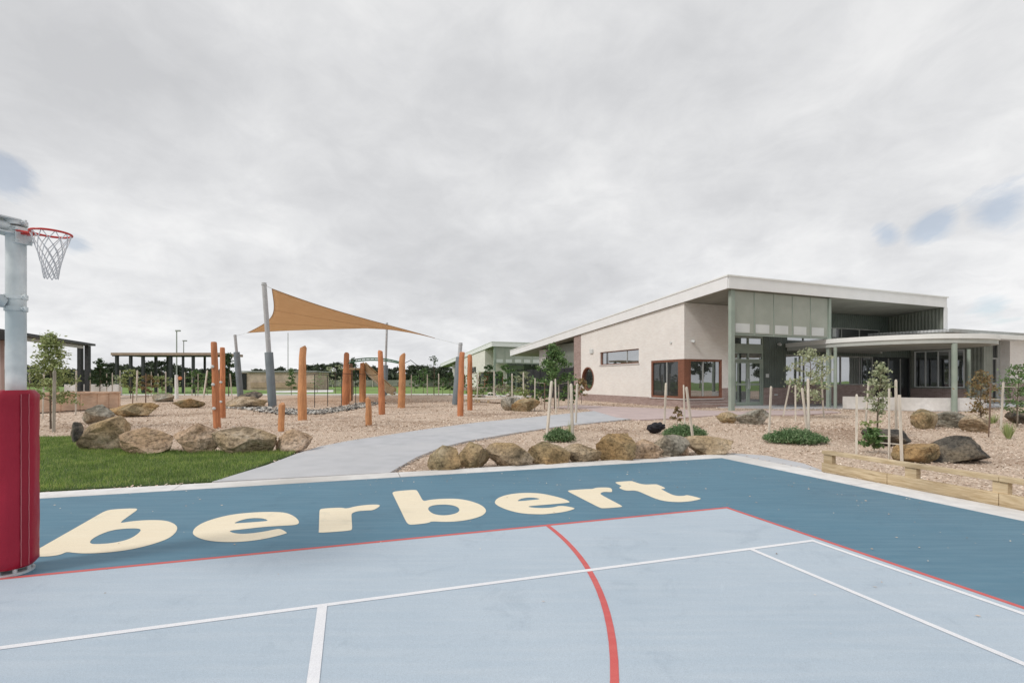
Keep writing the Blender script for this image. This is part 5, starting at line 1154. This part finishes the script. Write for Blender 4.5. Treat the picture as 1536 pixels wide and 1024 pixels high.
# ================================================================== distant tree line
protos = []
for k in range(5):
    T = tree('tree', None, None, V((0, 0, 0)), 8, [3.2, 2.6, 3.6, 2.8, 4.0][k], .38, 2300, M_leaf_far, crown_z=[.3, .35, .25, .3, .2][k], nb=16, spread=.13, trunk_r=.22)
    protos.append(T)
used = [False] * 5
spots = []
for x, yt, d in ((-30, 545, 120), (15, 548, 130), (48, 541, 118), (70, 552, 125), (92, 556, 140), (110, 548, 130), (128, 549, 128), (152, 545, 110), (170, 537, 112), (188, 539, 120), (205, 544, 115), (226, 533.5, 125), (243, 534, 118), (262, 541, 112), (280, 545, 120), (300, 549, 115), (318, 546, 110), (338, 552, 130), (386, 548, 150), (402, 549, 150), (420, 545, 150), (438, 548, 170), (466, 541, 125), (482, 539, 118), (502, 536, 120), (560, 543, 125), (585, 547, 135), (595, 545, 130), (618, 541, 125), (633, 541, 118), (648, 545, 124), (665, 540, 116), (680, 546, 124), (700, 547, 130), (535, 547, 140), (550, 549, 150), (712, 550, 150)):
    spots.append((P(x, yt, d), d))
for i in range(46):      # the same belt carries on round the rest of the site, behind the camera too
    a = math.radians(-215 + i * 250 / 46 * 1.0); r = random.uniform(85, 130)
    if i > 43: continue
    x = math.cos(a) * r; y = math.sin(a) * r
    if y > 30 and -70 < x < 60: continue
    spots.append((V((x, y, random.uniform(6, 10))), None))
for i, (p, d) in enumerate(spots):
    k = i % 5; o = protos[k] if not used[k] else copy_tree(protos[k]); used[k] = True
    s = p.z / 9.3; o.location = (p.x, p.y, -.15); wdt = s * random.uniform(.85, 1.25); o.scale = (wdt, wdt, s); o.rotation_euler = (0, 0, random.uniform(0, 6.28))
    tag(o, 'dark green tree in the distant belt of trees beyond the playing field', 'tree', 'trees of the distant belt')
# low dark hedge mass at the foot of the belt
n = 26000; x = rng.uniform(-150, 5, n); y = rng.uniform(126, 136, n); z = rng.uniform(0, 1, n) * (3.1 + .9 * np.sin(x * .21) + .6 * np.sin(x * .53))
tag(quads('scrub_belt', leaf_quads(np.stack([x, y, z], 1), .55, .2), 4, M_leaf_far, base=V((-70, 130, 0))), kind='stuff')
# ================================================================== camera, world, light
cam = bpy.data.cameras.new('camera'); co = bpy.data.objects.new('camera', cam); COL.objects.link(co); co.location = (0, 0, H); co.rotation_euler = (math.pi / 2, 0, 0)
cam.sensor_width = 36; cam.lens = F / 1536 * 36; cam.shift_y = (HY - 512) / 1536; cam.clip_end = 3000; cam.clip_start = .05; S.camera = co
SE, SR = math.radians(52), math.radians(-125)
w = bpy.data.worlds.new('World'); S.world = w; w.use_nodes = True; t = w.node_tree; bg = t.nodes['Background']
sky = N(t, 'ShaderNodeTexSky', sky_type='NISHITA', sun_disc=False); sky.sun_elevation = SE; sky.sun_rotation = math.radians(215); bg.inputs[1].default_value = .11
t.links.new(sky.outputs[0], bg.inputs[0])
tc = N(t, 'ShaderNodeTexCoord'); sp = N(t, 'ShaderNodeSeparateXYZ'); t.links.new(tc.outputs['Generated'], sp.inputs[0])
def M(op, a, b=None, c=None):
    n = N(t, 'ShaderNodeMath', operation=op)
    for i, s in enumerate((a, b, c)):
        if s is None: continue
        if isinstance(s, (int, float)): n.inputs[i].default_value = s
        else: t.links.new(s, n.inputs[i])
    return n.outputs[0]
dz = M('ADD', M('MAXIMUM', sp.outputs[2], 0.0), .27)
cmb = N(t, 'ShaderNodeCombineXYZ'); t.links.new(M('DIVIDE', sp.outputs[0], dz), cmb.inputs[0]); t.links.new(M('DIVIDE', sp.outputs[1], dz), cmb.inputs[1])
def nz_(scale, det, off, dist=0, rough=.5, st=(1, 1, 1)):
    mp = N(t, 'ShaderNodeMapping'); mp.inputs['Location'].default_value = off; mp.inputs['Scale'].default_value = st; mp.inputs['Rotation'].default_value = (0, 0, .5); t.links.new(cmb.outputs[0], mp.inputs[0])
    n = N(t, 'ShaderNodeTexNoise', Scale=scale, Detail=det, Distortion=dist, Roughness=rough); t.links.new(mp.outputs[0], n.inputs['Vector']); return n.outputs['Fac']
n1 = nz_(.8, 9, (3.1, 7.7, 0), .35, .52, (1, 1, 1)); n2 = nz_(2.3, 9, (1, 2, 5), .4, .55, (1, .95, 1)); n3 = nz_(6.5, 10, (5, 1, 3), .5, .62, (1, .9, 1))
dens = M('ADD', M('ADD', M('MULTIPLY', n1, .52), M('MULTIPLY', n2, .30)), M('MULTIPLY', n3, .18))
cl = ramp(t, dens, [(.37, (.61, .617, .635)), (.45, (.69, .696, .712)), (.51, (.765, .77, .782)), (.56, (.84, .842, .848)), (.65, (.93, .93, .93))]).outputs[0]
# brighter towards the horizon, greyer overhead, as a real overcast deck
el = ramp(t, sp.outputs[2], [(0, (1.08, 1.08, 1.08)), (.18, (1.06, 1.06, 1.06)), (.45, (.98, .98, .98)), (1, (.95, .95, .95))]).outputs[0]
cl = mixc(t, 1.0, cl, el, 'MULTIPLY')
# breaks in the cloud
holes = None
nh = nz_(5.5, 9, (9, 4, 2), .5, .62, (1, .45, 1))
for x, y, r in ((8, 268, .045), (112, 368, .03), (1500, 316, .06), (1400, 342, .05), (1330, 350, .03), (1490, 465, .04), (1600, 300, .07)):
    d_ = V(((x - CX) / F, 1, (HY - y) / F)).normalized()
    dp = N(t, 'ShaderNodeVectorMath', operation='DISTANCE'); t.links.new(tc.outputs['Generated'], dp.inputs[0]); dp.inputs[1].default_value = d_
    h_ = M('SUBTRACT', 1.0, M('DIVIDE', dp.outputs['Value'], r)); holes = h_ if holes is None else M('MAXIMUM', holes, h_)
hm = ramp(t, M('ADD', M('MULTIPLY', M('MAXIMUM', holes, -1.0), .5), nh), [(.66, (0, 0, 0)), (.88, (1, 1, 1))]).outputs[0]
bg2 = N(t, 'ShaderNodeBackground', Strength=1.0); t.links.new(cl, bg2.inputs[0])
mx = N(t, 'ShaderNodeMixShader'); t.links.new(M('SUBTRACT', 1.0, M('MULTIPLY', hm, .42)), mx.inputs[0]); t.links.new(bg.outputs[0], mx.inputs[1]); t.links.new(bg2.outputs[0], mx.inputs[2])
t.links.new(mx.outputs[0], t.nodes['World Output'].inputs[0])
sun = bpy.data.lights.new('sun', 'SUN'); sun.energy = 1.8; sun.angle = math.radians(11); sun.color = (1, .96, .9); so_ = bpy.data.objects.new('sun', sun); COL.objects.link(so_)
sdir = V((-.72, -.50, .85)).normalized()      # towards the sun
so_.rotation_euler = sdir.to_track_quat('Z', 'Y').to_euler(); so_.location = (0, 0, 30)
sky.sun_elevation = math.asin(sdir.z); sky.sun_rotation = math.atan2(sdir.x, sdir.y)
S.view_settings.view_transform = 'Standard'; S.view_settings.look = 'None'; S.view_settings.exposure = 0.0; S.view_settings.gamma = 1
S.render.engine = 'CYCLES'
S.cycles.max_bounces = 6; S.cycles.use_denoising = True
